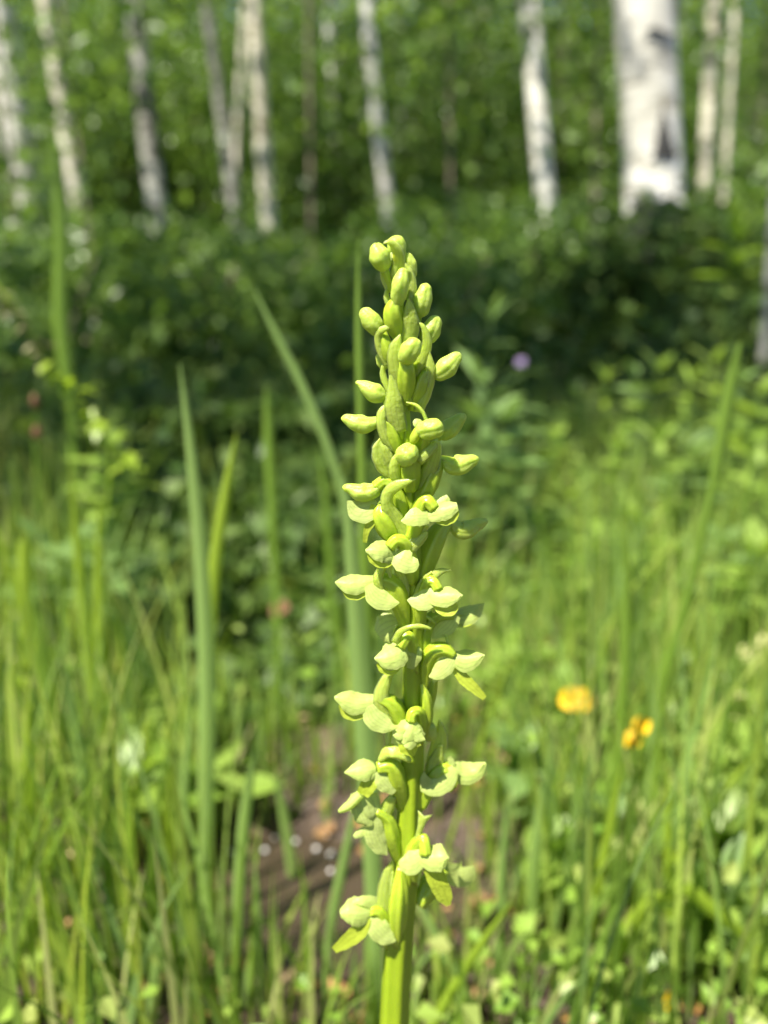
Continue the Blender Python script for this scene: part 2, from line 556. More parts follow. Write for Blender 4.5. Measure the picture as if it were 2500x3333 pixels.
def clumpy(n, centre, radii, clumps=14, spread=0.32):
    """points gathered in clumps inside an ellipsoid, with gaps between"""
    cc = norm(rng.normal(0, 1, (clumps, 3))) * rng.uniform(0.25, 1.0, (clumps, 1)) ** 0.6
    k = rng.integers(0, clumps, n)
    sp = spread * rng.uniform(0.6, 1.3, clumps)[k][:, None]
    p = cc[k] + rng.normal(0, 1, (n, 3)) * sp
    return np.asarray(centre) + p * np.asarray(radii)


# ------------------------------------------------------------------ aspens
def aspen(top, base, wpx, Y, bark, label, height=6.5, crown=2600, crown_z=(0.62, 1.0), group=None, limbs=4, leaf=0.05, crown_r=1.0, name='aspen_tree', bow=0.0):
    """top and base are pixels (1659 view) of two points of the trunk's axis"""
    a = at(*top, Y); b = at(*base, Y)
    d = (a - b) / (a[2] - b[2])
    zg = float(ground_z(b[0], Y))
    foot = b + d * (zg - 0.05 - b[2])
    depth = np.dot((a + b) / 2 - CAMP, FWD)
    rad = wpx / 1659.0 * depth / 2
    root = empty(name, foot)
    tag(root, label, 'tree', group)
    m = 14
    zs = np.linspace(0, height, 14)
    axis = np.array([d * z for z in zs])
    # the upper trunk straightens out and wanders
    ph = random.uniform(0, 6)
    lean = np.array((d[0], d[1], 0))
    for i, z in enumerate(zs):
        if z > 2.4:
            axis[i] -= lean * (z - 2.4) * 0.6
        axis[i][0] += rad * 0.2 * math.sin(z * 1.7 + ph) * min(1, z) + bow * math.sin(z * 1.4)
        axis[i][1] += 0.04 * math.sin(z * 1.1 + ph)
    zv = a[2] - foot[2]
    rr = rad * (1.02 - 0.75 * (zs / height) ** 1.2)
    rr[0] *= 1.35
    link('trunk', tube_mesh('trunk', axis, rr, M[bark], m=m, n=34, wob=0.015, flat=1.0), root)
    for k in range(limbs):
        f = random.uniform(0.42, 0.85)
        i = int(f * (len(zs) - 1))
        s = axis[i]
        ang = random.uniform(0, 6.28)
        ln = random.uniform(0.5, 1.1) * crown_r
        e = s + np.array((math.cos(ang) * ln, math.sin(ang) * ln, ln * 0.6))
        mid = (s + e) / 2 + np.array((0, 0, -0.06))
        link('limb', tube_mesh('limb', [s, mid, e], [rr[i] * 0.4, rr[i] * 0.28, 0.006], M[bark], m=6, n=8), root)
    if crown:
        zc = height * (crown_z[0] + crown_z[1]) / 2
        i = int(min(0.95, zc / height) * (len(zs) - 1))
        pts = clumpy(int(crown * 0.28), axis[i] + np.array((0, 0, 0.2)), (crown_r, crown_r, height * (crown_z[1] - crown_z[0]) / 2 + 0.2), clumps=18, spread=0.26)
        link('crown', leaf_cloud('crown', pts, leaf, M['aspen_leaf']), root)
    return root, foot, axis, rr


aspen((8, 0), (66, 470), 68, 5.0, 'bark_white', 'stout white aspen trunk with peeling glints behind the arching grass stem', 7.5, 3400, crown_r=1.3)
aspen((97, 0), (182, 480), 34, 7.0, 'bark_cream', 'leaning pale aspen behind the stout white trunk, half hidden by leaves', 7.5, 3000, crown_r=1.2)
aspen((290, 0), (366, 620), 42, 4.4, 'bark_grey', 'dark grey aspen trunk standing alone between pale leaning aspens', 7.0, 3200, crown_r=1.2)
aspen((452, 40), (532, 700), 25, 5.6, 'bark_grey', 'thin grey aspen crossing in front of the cream trunk', 6.5, 2400)
aspen((548, 0), (596, 620), 34, 4.9, 'bark_cream', 'slender cream coloured aspen trunk with smooth bark', 6.5, 2800)
aspen((528, 60), (506, 480), 17, 6.6, 'bark_cream', 'very thin straight aspen pole beside the cream trunk', 5.5, 1600)
aspen((792, 0), (842, 480), 29, 6.4, 'bark_white', 'slim white aspen rising directly behind the orchid tip', 7.0, 2800)
aspen((712, 60), (738, 570), 23, 8.0, 'bark_white', 'small pale aspen with its foot lit, behind the drooping sage blade', 6.5, 2200)
aspen((786, 60), (796, 490), 19, 9.0, 'bark_cream', 'narrow pale aspen close beside the slim white one', 6.5, 2200)
aspen((862, 60), (872, 430), 16, 10.0, 'bark_grey', 'faint grey aspen deep in the wood behind the slim white one', 6.5, 2200)
aspen((930, 60), (895, 470), 13, 10.5, 'bark_cream', 'wispy pale aspen tilting towards the faint grey one', 6.0, 1800)
aspen((1140, 0), (1186, 520), 43, 4.8, 'bark_white', 'clean white aspen trunk with a knot, lit from top to foot', 7.0, 3200, crown_r=1.2)
big, bfoot, baxis, brr = aspen((1396, 0), (1424, 650), 128, 3.1, 'bark_white', 'broad old aspen trunk with black scars and a forked dark base', 8.5, 5200, crown_r=1.7, limbs=6)
aspen((1548, 0), (1522, 440), 30, 5.4, 'bark_cream', 'slender aspen beside the broad scarred trunk', 6.5, 2600)
aspen((1588, 0), (1560, 420), 14, 6.2, 'bark_cream', 'thin whip of an aspen on the far side of the slender one', 5.5, 1600)
aspen((1668, 380), (1655, 620), 20, 2.0, 'bark_grey', 'small grey sapling stem with pale leaves beside the bright herbs', 2.6, 500, crown_z=(0.75, 1.0), limbs=2, crown_r=0.35)
for (u, v, Y, w) in ((215, 480, 12, 13), (400, 450, 11, 12), (640, 440, 13, 12), (985, 450, 12, 13), (1060, 440, 10, 12), (1265, 440, 11, 15)):
    bk = random.choice(('grey', 'cream'))
    aspen((u - random.uniform(5, 30), 60), (u, v), w, Y, 'bark_' + bk, 'far thin %s aspen pole standing deep in the wood' % bk, 7.5, 2200, group='far %s aspen poles deep in the wood' % bk, limbs=2)


# two aspens at the edge of the meadow whose crowns shade the herbs before the wood
for (x, y, lab) in ((-2.15, 0.3, 'aspen at the meadow edge with a full crown, shading the dark herbs'), (-1.45, 0.75, 'aspen just behind the meadow edge aspen, its crown over the undergrowth')):
    z = float(ground_z(x, y))
    root = empty('aspen_tree', (x, y, z - 0.05))
    tag(root, lab, 'tree')
    link('trunk', tube_mesh('trunk', [(0, 0, 0), (0.05, 0, 2), (0.12, 0, 4), (0.15, 0, 6)], [0.07, 0.055, 0.04, 0.01], M['bark_white'], m=12, n=20, wob=0.03), root)
    for k in range(5):
        a = k * 1.26
        link('limb', tube_mesh('limb', [(0.1, 0, 3.2 + 0.3 * k), (0.1 + 0.4 * math.cos(a), 0.4 * math.sin(a), 3.5 + 0.3 * k), (0.1 + 0.9 * math.cos(a), 0.9 * math.sin(a), 4.0 + 0.3 * k)], [0.02, 0.014, 0.004], M['bark_white'], m=6, n=8), root)
    link('crown', leaf_cloud('crown', clumpy(3000, (0.12, 0, 4.6), (1.0, 0.95, 1.2), clumps=22, spread=0.3), 0.06, M['aspen_leaf']), root)


# scars on the broad trunk: bark patches that follow its surface
def scar(u, v, du, dv, shape):
    P = at(u, v, 3.1)
    z = P[2] - bfoot[2]
    i = np.interp(z, baxis[:, 2], np.arange(len(baxis)))
    r = np.interp(z, baxis[:, 2], brr)
    cx = np.interp(z, baxis[:, 2], baxis[:, 0]); cy = np.interp(z, baxis[:, 2], baxis[:, 1])
    a0 = math.asin(max(-0.95, min(0.95, (P[0] - bfoot[0] - cx) / r)))
    V, F = [], []
    nn, mm = 16, 5
    sc = 3.1 / 1659
    for k in range(nn):
        t = k / (nn - 1) * 2 - 1
        for j in range(mm):
            s = j / (mm - 1) * 2 - 1
            ua, va = shape(t, s)
            a = a0 + ua * du * sc / r
            zz = z + va * dv * sc
            rz = np.interp(zz, baxis[:, 2], brr) * 1.035 + 0.004 - 0.008 * (abs(s) > 0.9)
            V.append((np.interp(zz, baxis[:, 2], baxis[:, 0]) + rz * math.sin(a), np.interp(zz, baxis[:, 2], baxis[:, 1]) - rz * math.cos(a), zz))
    for k in range(nn - 1):
        for j in range(mm - 1):
            q = k * mm + j
            F.append((q, q + 1, q + mm + 1, q + mm))
    link('bark_scar', mesh_np('bark_scar', np.array(V), np.array(F), M['bark_black']), big)


scar(1414, 84, 30, 10, lambda t, s: (t, 0.5 * math.sin(-t * 3.2) + s * 0.55 * (1 - t * t) ** 0.5))
scar(1421, 290, 26, 52, lambda t, s: (s * (0.5 - 0.5 * t), t))
scar(1400, 560, 78, 110, lambda t, s: (s * (0.95 - 0.25 * t) + 0.08 * math.sin(t * 9), t))
# knot on the clean white trunk is part of its bark


# ------------------------------------------------------------------ shrubs of the understorey
def shrub(x, y, h, r, n, label, leaf=0.04, mat='shrub_leaf', group='understorey shrubs among the aspens', name='shrub', clumps=16):
    z = float(ground_z(x, y))
    root = empty(name, (x, y, z - 0.02))
    tag(root, label, 'shrub', group)
    for k in range(4):
        a = random.uniform(0, 6.28)
        e = np.array((math.cos(a) * r * 0.6, math.sin(a) * r * 0.6, h * random.uniform(0.7, 0.95)))
        link('branch', tube_mesh('branch', [(0, 0, 0), e * np.array((0.35, 0.35, 0.5)), e], [0.012, 0.009, 0.003], M['twig'], m=5, n=8), root)
    pts = clumpy(n, (0, 0, h * 0.55), (r, r, h * 0.5), clumps=clumps, spread=0.27)
    pts = pts[pts[:, 2] > 0.02]
    link('foliage', leaf_cloud('foliage', pts, leaf, M[mat]), root)
    return root


SH = 'leafy green shrub of the understorey among the aspens'
for k in range(34):
    y = random.uniform(7.2, 12.5)
    x = random.uniform(-0.62, 0.62) * y
    h = random.uniform(1.2, 3.4)
    shrub(x, y, h, random.uniform(0.5, 0.95), int(1500 + 800 * h), SH, leaf=0.06 + 0.001 * y)
for (u, v, Y, h, r, n) in ((60, 560, 3.9, 0.45, 0.5, 1500), (250, 560, 4.1, 0.5, 0.45, 1500), (450, 560, 4.6, 0.55, 0.5, 1500), (650, 560, 4.4, 0.4, 0.5, 1500), (960, 560, 4.4, 0.5, 0.6, 1800), (1080, 560, 4.6, 0.5, 0.5, 1600), (1600, 520, 3.3, 0.7, 0.4, 1700), (70, 520, 4.3, 1.0, 0.35, 420)):
    p = at(u, v, Y)
    shrub(p[0], Y, h, r, n, 'low light green shrub at the foot of the aspens', leaf=0.05, group='low shrubs at the foot of the aspens')
for k in range(18):
    y = random.uniform(4.4, 7.4)
    x = random.uniform(-0.6, 0.6) * y
    h = random.uniform(0.25, 0.6)
    if y < 5.0 and abs(x / y - 0.2) < 0.14:
        y += 1.2
    shrub(x, y, h, 0.3 + 0.3 * h, int(700 + 900 * h), 'low light green shrub at the foot of the aspens', leaf=0.055, group='low shrubs at the foot of the aspens')
for k in range(26):
    y = random.uniform(2.1, 4.3)
    u = random.uniform(-40, 1230)
    h = random.uniform(0.2, 0.5)
    shrub(at(u, 700, y)[0], y, h, 0.16 + 0.3 * h, int(380 + 900 * h), 'knee high leafy bush rising in front of the aspens', leaf=0.04, group='knee high bushes in front of the aspens')
for (u, Y, h, r, n) in ((1300, 2.75, 0.42, 0.2, 700), (1375, 2.7, 0.52, 0.2, 700), (1450, 2.65, 0.46, 0.2, 600), (1525, 2.75, 0.5, 0.22, 800)):
    p = at(u, 600, Y)
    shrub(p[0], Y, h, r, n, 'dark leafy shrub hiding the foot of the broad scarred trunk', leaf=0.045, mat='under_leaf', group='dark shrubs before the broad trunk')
# saplings whose leaves hang among the trunks
for k, uf in enumerate([None] * 20 + [40, 200, 670, 980, 1290, 1620]):
    y = random.uniform(7.4, 9.6) if uf is None else random.uniform(3.8, 4.6)
    x = random.uniform(-0.6, 0.6) * y if uf is None else at(uf, 500, y)[0]
    h = random.uniform(2.6, 4.2)
    z = float(ground_z(x, y))
    root = empty('aspen_sapling', (x, y, z - 0.03))
    tag(root, 'young aspen sapling with loose leaves %s' % ('behind the front row of trunks' if uf is None else 'hanging in front of the pale trunks'), 'sapling', 'young aspen saplings behind the front trunks' if uf is None else 'young aspen saplings in front of the trunks')
    lx = random.uniform(-0.25, 0.1)
    link('stem', tube_mesh('stem', [(0, 0, 0), (lx * 0.4, 0, h * 0.5), (lx, 0, h)], [0.010, 0.008, 0.003], M['twig'], m=6, n=10), root)
    pts = clumpy(750, (lx * 0.7, 0, h * 0.62), (0.75, 0.75, h * 0.36), clumps=10, spread=0.22)
    link('crown', leaf_cloud('crown', pts, 0.06, M['shrub_leaf']), root)

# the far wood: one mass of leaves
pts = []
for k in range(860):
    y = 10.0 + 15 * random.random() ** 1.3
    x = random.uniform(-0.72, 0.72) * y
    z = float(ground_z(x, y)) + random.uniform(0.1, 0.74 * y)
    pts.append(rng.normal(0, 1, (170, 3)) * np.array((0.55, 0.5, 0.42)) + np.array((x, y, z)))
tag(link('far_foliage', leaf_cloud('far_foliage', np.vstack(pts), 0.11, M['aspen_leaf'])), 'deep green foliage of the far aspen wood', 'foliage', kind='stuff')

# undergrowth on the forest floor
n = 42000
y = 1.25 + 10.5 * rng.uniform(0, 1, n) ** 1.5
x = rng.uniform(-0.75, 0.75, n) * (y + 0.3)
hz = (0.06 + 0.20 * (0.5 + 0.5 * np.sin(x * 2.3 + 1.3 * np.sin(y * 1.9))) * (0.5 + 0.5 * np.sin(y * 2.7 + x)) + 0.03 * y)
z = ground_z(x, y) + hz * rng.uniform(0, 1, n) ** 0.7
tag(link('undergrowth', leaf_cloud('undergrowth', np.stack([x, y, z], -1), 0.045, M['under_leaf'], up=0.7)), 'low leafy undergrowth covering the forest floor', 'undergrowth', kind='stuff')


# ================================================================== MEADOW
def grass_mass(name, x, y, h, w, mat, lean=0.25):
    n = len(x)
    z0 = ground_z(x, y) - 0.004
    ang = rng.uniform(0, 6.28, n)
    face = rng.uniform(0, 6.28, n)
    ln = rng.uniform(0.02, lean, n) * 1.0
    dx, dy = np.cos(ang) * ln, np.sin(ang) * ln
    sx, sy = np.cos(face), np.sin(face)
    rows = 6
    V = np.zeros((n, rows, 2, 3))
    for k in range(rows):
        t = k / (rows - 1)
        ww = w * (1 - t ** 2.2) * (0.6 + 0.4 * min(1, t * 3)) * 0.5 + 0.0001
        cx = x + dx * h * t ** 1.8 * 1.5
        cy = y + dy * h * t ** 1.8 * 1.5
        cz = z0 + h * (t - ln * 0.5 * t ** 3)
        V[:, k, 0] = np.stack([cx - sx * ww, cy - sy * ww, cz], -1)
        V[:, k, 1] = np.stack([cx + sx * ww, cy + sy * ww, cz], -1)
    o = np.arange(n)[:, None] * rows * 2
    F = []
    for k in range(rows - 1):
        F.append(o + np.array((2 * k, 2 * k + 1, 2 * k + 3, 2 * k + 2)))
    return mesh_np(name, V.reshape(-1, 3), np.concatenate(F, 0), mat)


def meadow_points(n, y0, y1, p=1.0):
    y = y0 + (y1 - y0) * rng.uniform(0, 1, n) ** p
    x = rng.uniform(-0.62, 0.62, n) * (y + 0.12)
    bare = ((x + 0.05) / 0.12) ** 2 + ((y - 0.385) / 0.08) ** 2 < rng.uniform(0.2, 1.2, n)
    dark = (x > -0.36 * y) & (x < 0.0) & (y > 0.52) & (y < 1.6) & (rng.uniform(0, 1, n) < 0.86)
    # nothing stands in front of the orchid
    near = (np.abs(x - 0.008) < 0.035) & (y < 0.24)
    ok = ~(bare | near | dark)
    return x[ok], y[ok]


x, y = meadow_points(4600, 0.21, 0.8, 0.8)
h = rng.uniform(0.035, 0.16, len(x)) * (0.75 + 0.6 * (np.abs(x / y) > 0.25))
tag(link('grass', grass_mass('grass', x, y, h, rng.uniform(0.0016, 0.0042, len(x)), M['grass'])), 'fresh green meadow grass round the orchid', 'grass', kind='stuff')
x, y = meadow_points(6000, 0.7, 2.1, 1.0)
h = rng.uniform(0.06, 0.22, len(x))
tag(link('meadow_grass', grass_mass('meadow_grass', x, y, h, rng.uniform(0.002, 0.005, len(x)), M['grass'], 0.35)), 'taller meadow grass towards the edge of the wood', 'grass', kind='stuff')

# low clover-like leaves between the blades, thicker on the side of the yellow flowers
n = 7000
y = 0.22 + 1.2 * rng.uniform(0, 1, n) ** 1.2
x = rng.uniform(-0.62, 0.62, n) * (y + 0.1)
keep = (((x + 0.05) / 0.15) ** 2 + ((y - 0.385) / 0.10) ** 2 > 1.0) & ((x > 0.02) | (rng.uniform(0, 1, n) < 0.35))
x, y = x[keep], y[keep]
z = ground_z(x, y) + rng.uniform(0.004, 0.09, len(x)) * rng.uniform(0.3, 1, len(x))
tag(link('ground_cover', leaf_cloud('ground_cover', np.stack([x, y, z], -1), 0.009, M['cover_leaf'], up=1.0)), 'small round leaves of low ground cover between the grass', 'ground cover', kind='stuff')

# low leaves of the hollow, its shade put into their dark colour
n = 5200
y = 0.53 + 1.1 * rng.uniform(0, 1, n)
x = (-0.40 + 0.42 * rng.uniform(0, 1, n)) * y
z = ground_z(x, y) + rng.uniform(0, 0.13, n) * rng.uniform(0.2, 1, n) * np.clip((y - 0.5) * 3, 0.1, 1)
tag(link('hollow_undergrowth', leaf_cloud('hollow_undergrowth', np.stack([x, y, z], -1), 0.026, M['under_leaf'], up=0.6)), 'low leaves filling the hollow, coloured dark for its shade', 'undergrowth', kind='stuff')
shrub(-0.66, 0.74, 1.05, 0.22, 1500, 'dense upright shrub added beside the view to shade the dark hollow', leaf=0.035, mat='under_leaf', group=None)  # shrub added at the edge of view to throw shade into the hollow

# crumbs of soil and gravel round the puddle
n = 2600
y = 0.27 + 0.25 * rng.uniform(0, 1, n)
x = -0.05 + rng.normal(0, 0.10, n)
z = ground_z(x, y)
r = 0.0012 + 0.0045 * rng.uniform(0, 1, n) ** 3
oct_ = np.array([(1, 0, 0), (0, 1, 0), (-1, 0, 0), (0, -1, 0), (0, 0, 1), (0, 0, -1)], float)
V = (np.stack([x, y, z], -1)[:, None] + oct_[None] * r[:, None, None] * rng.uniform(0.6, 1.3, (n, 6, 1)) * np.array((1, 1, 0.7)))
f8 = np.array([(0, 1, 4), (1, 2, 4), (2, 3, 4), (3, 0, 4), (1, 0, 5), (2, 1, 5), (3, 2, 5), (0, 3, 5)])
tag(link('soil_crumbs', mesh_np('soil_crumbs', V.reshape(-1, 3), (np.arange(n)[:, None, None] * 6 + f8[None]).reshape(-1, 3), M['soil'], smooth=False)), 'crumbs of dark soil round the puddle', 'soil', kind='stuff')

# dead leaves on the bare soil
n = 420
y = 0.22 + 0.5 * rng.uniform(0, 1, n)
x = rng.uniform(-0.6, 0.6, n) * (y + 0.1)
z = ground_z(x, y) + rng.uniform(0.001, 0.006, n)
tag(link('leaf_litter', leaf_cloud('leaf_litter', np.stack([x, y, z], -1), 0.011, M['litter'], up=2.5)), 'brown and orange leaf litter on the bare soil', 'leaf litter', kind='stuff')


# ------------------------------------------------------------------ single tall blades
def px_path(pts, Y, ground=True, lean=0.0):
    P = []
    for q in pts:
        yy = q[2] if len(q) > 2 else Y
        P.append(at(q[0], q[1], yy))
    if ground:
        d = P[-1] - P[-2]
        b = P[-1].copy()
        zg = float(ground_z(b[0], b[1])) - 0.006
        if b[2] > zg + 0.004:
            k = (b[2] - zg)
            hx = d[0] / max(1e-4, -d[2]) if d[2] < 0 else 0
            hx = max(-0.5, min(0.5, hx))
            P.append(np.array((b[0] + hx * k * 0.6, b[1], zg)))
    return P


def tall_blade(pts, wpx, Y, mat, label, group=None, name='tall_grass', cup=0.25, fold=0.25, hint=None, twist=0.3, ground=True):
    P = px_path(pts, Y, ground)
    root = P[-1]
    dep = [np.dot(p - CAMP, FWD) for p in P]
    w = [wpx[min(i, len(wpx) - 1)] / 1659 * dep[min(i, len(dep) - 1)] for i in range(len(P))]
    C = [p - root for p in P][::-1]
    me = blade_mesh(name, C, w[::-1], M[mat], cup=cup, fold=fold, n=26, half=4, hint=hint, twist=twist, sheet=True)
    return tag(link(name, me, None, root), label, 'grass blade', group, 'thing')


tall_blade([(388, 785), (412, 980), (432, 1200), (444, 1500), (440, 1850)], (3, 22, 31, 37, 34, 26), 0.34, 'blade_sage', 'tall sage green grass blade with a sharp tip, before the dark hollow')
tall_blade([(511, 935), (488, 1060), (462, 1230), (448, 1450), (450, 1800)], (3, 22, 28, 26, 20), 0.36, 'blade_lime', 'shorter lime blade slanting away from the tall sage blade')
tall_blade([(547, 620), (600, 730), (660, 850), (728, 1025), (760, 1200), (780, 1500)], (3, 14, 18, 17, 15, 12), 0.40, 'blade_sage', 'drooping narrow sage blade slanting towards the orchid')
tall_blade([(742, 1030), (756, 1150), (770, 1330), (786, 1560), (800, 1800)], (6, 26, 40, 46, 40, 26), 0.29, 'blade_sage', 'broad pale sage blade close behind the orchid')
tall_blade([(774, 512), (775, 700), (779, 900), (786, 1150), (796, 1500), (798, 1800), (800, 2050)], (3, 16, 18, 22, 26, 24), 0.30, 'blade_green', 'straight upright green blade reaching beside the orchid tip')
tall_blade([(1354, 1060), (1356, 1250), (1352, 1450), (1330, 1700), (1295, 1930)], (3, 20, 24, 24, 24, 20), 0.37, 'blade_green', 'upright green blade rising between the two yellow flowers')
tall_blade([(1600, 740), (1575, 880), (1535, 1090), (1480, 1320), (1420, 1530), (1375, 1760), (1310, 2010)], (10, 34, 20, 22, 26, 30, 26), 0.40, 'blade_green', 'long thick green stem leaning out past the smaller yellow flower')
tall_blade([(152, 1000), (166, 1180), (185, 1400), (214, 1620), (240, 1900)], (3, 20, 27, 32, 30), 0.45, 'blade_lime', 'bright lime blade bowed beside the rusty seed stalk')
tall_blade([(214, 1090), (212, 1300), (220, 1560), (236, 1860)], (8, 24, 30, 30, 24), 0.47, 'blade_lime', 'straight lime stalk under the sunlit yellow leaves')
tall_blade([(62, 1260), (92, 1450), (140, 1680), (200, 1950), (230, 2150)], (3, 20, 30, 32, 28), 0.42, 'blade_green', 'wide green blade curving down behind the lime stalk')
tall_blade([(-14, 1120), (28, 1260), (60, 1400), (92, 1600)], (4, 18, 24, 20), 0.5, 'blade_lime', 'lime blade bending down out of the pale seed heads')
tall_blade([(52, 1170), (50, 1300), (60, 1480), (80, 1700)], (30, 34, 24, 18), 0.5, 'blade_lime', 'short broad sunlit blade standing among the pale seed heads')
tall_blade([(548, 1840), (556, 1960), (562, 2100), (566, 2260)], (3, 12, 15, 14), 0.30, 'blade_sage', 'stiff dark edged blade at the rim of the bare soil')
tall_blade([(352, 1950), (338, 2080), (322, 2230)], (8, 22, 26, 24), 0.27, 'blade_sage', 'pale grey green blade low among the lush grass')
tall_blade([(1105, 1950), (1030, 2060), (930, 2230)], (5, 22, 26, 24), 0.26, 'blade_lime', 'lime blade slanting low across the soil beside the orchid stem')
tall_blade([(1665, 2075), (1560, 1985), (1478, 1925), (1400, 1960), (1300, 2120), (1240, 2230)], (16, 28, 34, 38, 44, 38), 0.29, 'blade_lime', 'arching lime blade that bends over and dips towards the ground', ground=True)
tall_blade([(1655, 1600), (1560, 1720), (1440, 1890), (1330, 2040), (1270, 2150)], (3, 14, 18, 20, 20), 0.34, 'blade_lime', 'thin lime blade slanting up past the round fuzzy leaf')
tall_blade([(1345, 1650), (1322, 1780), (1290, 1930), (1250, 2100), (1225, 2240)], (6, 20, 26, 30, 28), 0.31, 'blade_lime', 'bright yellow green stalk under the smaller yellow flower')
tall_blade([(880, 1900), (930, 2000), (990, 2120), (1040, 2250)], (3, 16, 20, 18), 0.28, 'blade_sage', 'dusky blade crossing behind the foot of the orchid stem')
tall_blade([(1330, 2085), (1345, 2160), (1356, 2260)], (2, 12, 16, 16), 0.25, 'blade_green', 'short dark spike of grass under the arching lime blade')
tall_blade([(590, 1660), (612, 1760), (628, 1870), (632, 1950)], (6, 20, 22, 14), 0.40, 'blade_sage', 'short sage blade standing in the muddy hollow')
tall_blade([(778, 1700), (752, 1820), (722, 1960), (708, 2050)], (5, 18, 22, 16), 0.30, 'blade_sage', 'pale blade leaning out over the bare soil beside the orchid')
tall_blade([(548, 1560), (510, 1660), (480, 1780), (470, 1880)], (3, 10, 12, 10), 0.45, 'blade_straw', 'dry straw coloured blade leaning at the edge of the hollow')
tall_blade([(1272, 1240), (1268, 1400), (1262, 1600), (1270, 1800)], (2, 9, 12, 10), 0.5, 'blade_green', 'thin blade standing behind the larger yellow flower')
tall_blade([(1610, 1760), (1600, 1850), (1606, 1960), (1590, 2100)], (3, 10, 12, 10), 0.36, 'blade_straw', 'dry stalk beside the round fuzzy leaf')
tall_blade([(575, 830), (578, 900), (582, 1010), (590, 1150), (600, 1400)], (3, 18, 22, 16, 12), 0.55, 'blade_green', 'dim green blade deep in the dark hollow')
tall_blade([(690, 960), (700, 1050), (712, 1200), (730, 1450)], (3, 12, 16, 14), 0.55, 'blade_green', 'faint green blade behind the drooping sage blade')
for k in range(44):
    u = random.choice((random.uniform(-20, 330), random.uniform(-20, 330), random.uniform(930, 1300), random.uniform(560, 800), random.uniform(1380, 1680)))
    Y = random.uniform(0.42, 0.75)
    v0 = random.uniform(1150, 1650) if (u < 330 or u > 1250) else random.uniform(1250, 1700)
    s = random.uniform(-60, 60)
    tall_blade([(u + s, v0), (u + s * 0.5, v0 + 150), (u + s * 0.1, v0 + 330)], (2, random.uniform(8, 14), random.uniform(10, 16)), Y, *(lambda m, c: (m, 'ordinary slim %s meadow blade among many others in the sunny grass' % c, 'slim %s blades in the sunny grass' % c))(*random.choice((('blade_green', 'mid green'), ('blade_lime', 'lime green'), ('blade_green', 'mid green'), ('blade_sage', 'sage grey')))))


for k in range(20):
    u = random.uniform(-20, 520) if k < 14 else random.uniform(1050, 1650)
    Y = random.uniform(0.30, 0.42)
    v0 = random.uniform(1450, 1900)
    s = random.uniform(-90, 70)
    w = random.uniform(16, 28)
    tall_blade([(u + s, v0), (u + s * 0.45, v0 + 170), (u + s * 0.1, v0 + 380)], (2, w, w * 1.1), Y, *(lambda m, c: (m, 'broad lush %s blade low in the sunny grass' % c, 'broad lush %s blades low in the grass' % c))(*random.choice((('blade_green', 'mid green'), ('blade_lime', 'lime green'), ('blade_lime', 'lime green'), ('blade_sage', 'sage grey')))))


for k in range(16):
    u = random.uniform(1080, 1660)
    Y = random.uniform(0.34, 0.55)
    v0 = random.uniform(1250, 1750)
    tall_blade([(u, v0), (u - 90, v0 + 260), (u - 170, v0 + 520)], (2, 7, 9), Y, 'blade_lime', 'long thin lime stem slanting through the meadow under the yellow flowers', group='thin slanting stems in the meadow')
for (k, (u, v)) in enumerate(((545, 1742), (566, 1752), (590, 1748), (612, 1766), (640, 1770), (664, 1776), (690, 1780), (706, 1778), (715, 1848), (480, 1756), (1022, 1968))):  # pale beads added where water glints on the mud
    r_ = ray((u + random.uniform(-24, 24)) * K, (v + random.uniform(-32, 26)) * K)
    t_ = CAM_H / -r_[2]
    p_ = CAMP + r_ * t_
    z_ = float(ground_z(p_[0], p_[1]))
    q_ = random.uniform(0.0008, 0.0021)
    tag(link('glint_bead', tube_mesh('glint_bead', [(0, 0, -q_), (0, 0, -q_ * 0.4), (0, 0, q_ * 0.5), (0, 0, q_ * 0.9)], [q_ * 0.4, q_ * 1.1, q_, q_ * 0.3], M['glint_bead'], m=10, n=9, wob=0.08), None, (p_[0], p_[1], max(z_, -0.021) + q_ * 0.5)), 'small pale bead standing in for a water glint on the mud', 'glint_bead', 'pale stand-in glints on the wet mud')


# arching grass stem with its pale flower head
def stalk(name, pts, Y, wpx, mat, label, cat, ground=True):
    P = px_path(pts, Y, ground)
    root = empty(name, P[-1])
    tag(root, label, cat)
    sc = Y * 1.03 / 1659
    C = [p - P[-1] for p in P][::-1]
    link('stem', tube_mesh('stem', C, [wpx * sc / 2 * 1.2] + [wpx * sc / 2] * (len(C) - 2) + [wpx * sc / 3], M[mat], m=8, n=24), root)
    return root, P, sc


def leaf_template(name, length, width, mat, cup=0.15, droop=0.25, shape=(0.12, 0.7, 1.0, 0.75, 0.05), fold=0.25):
    n = len(shape)
    C = [(0, length * i / (n - 1), -droop * length * (i / (n - 1)) ** 2) for i in range(n)]
    return blade_mesh(name, C, [width * s for s in shape], M[mat], cup=cup, hint=(0, 0, 1), n=10, half=4, fold=-fold, sheet=True)


def add_leaf(me, root, pos, az, el, scale=1.0, roll=0.0, name='leaf'):
    o = link(name, me, root)
    o.location = pos
    o.rotation_euler = (Matrix.Rotation(az - math.pi / 2, 3, 'Z') @ Matrix.Rotation(el, 3, 'X') @ Matrix.Rotation(roll, 3, 'Y')).to_euler()
    o.scale = (scale,) * 3
    return o


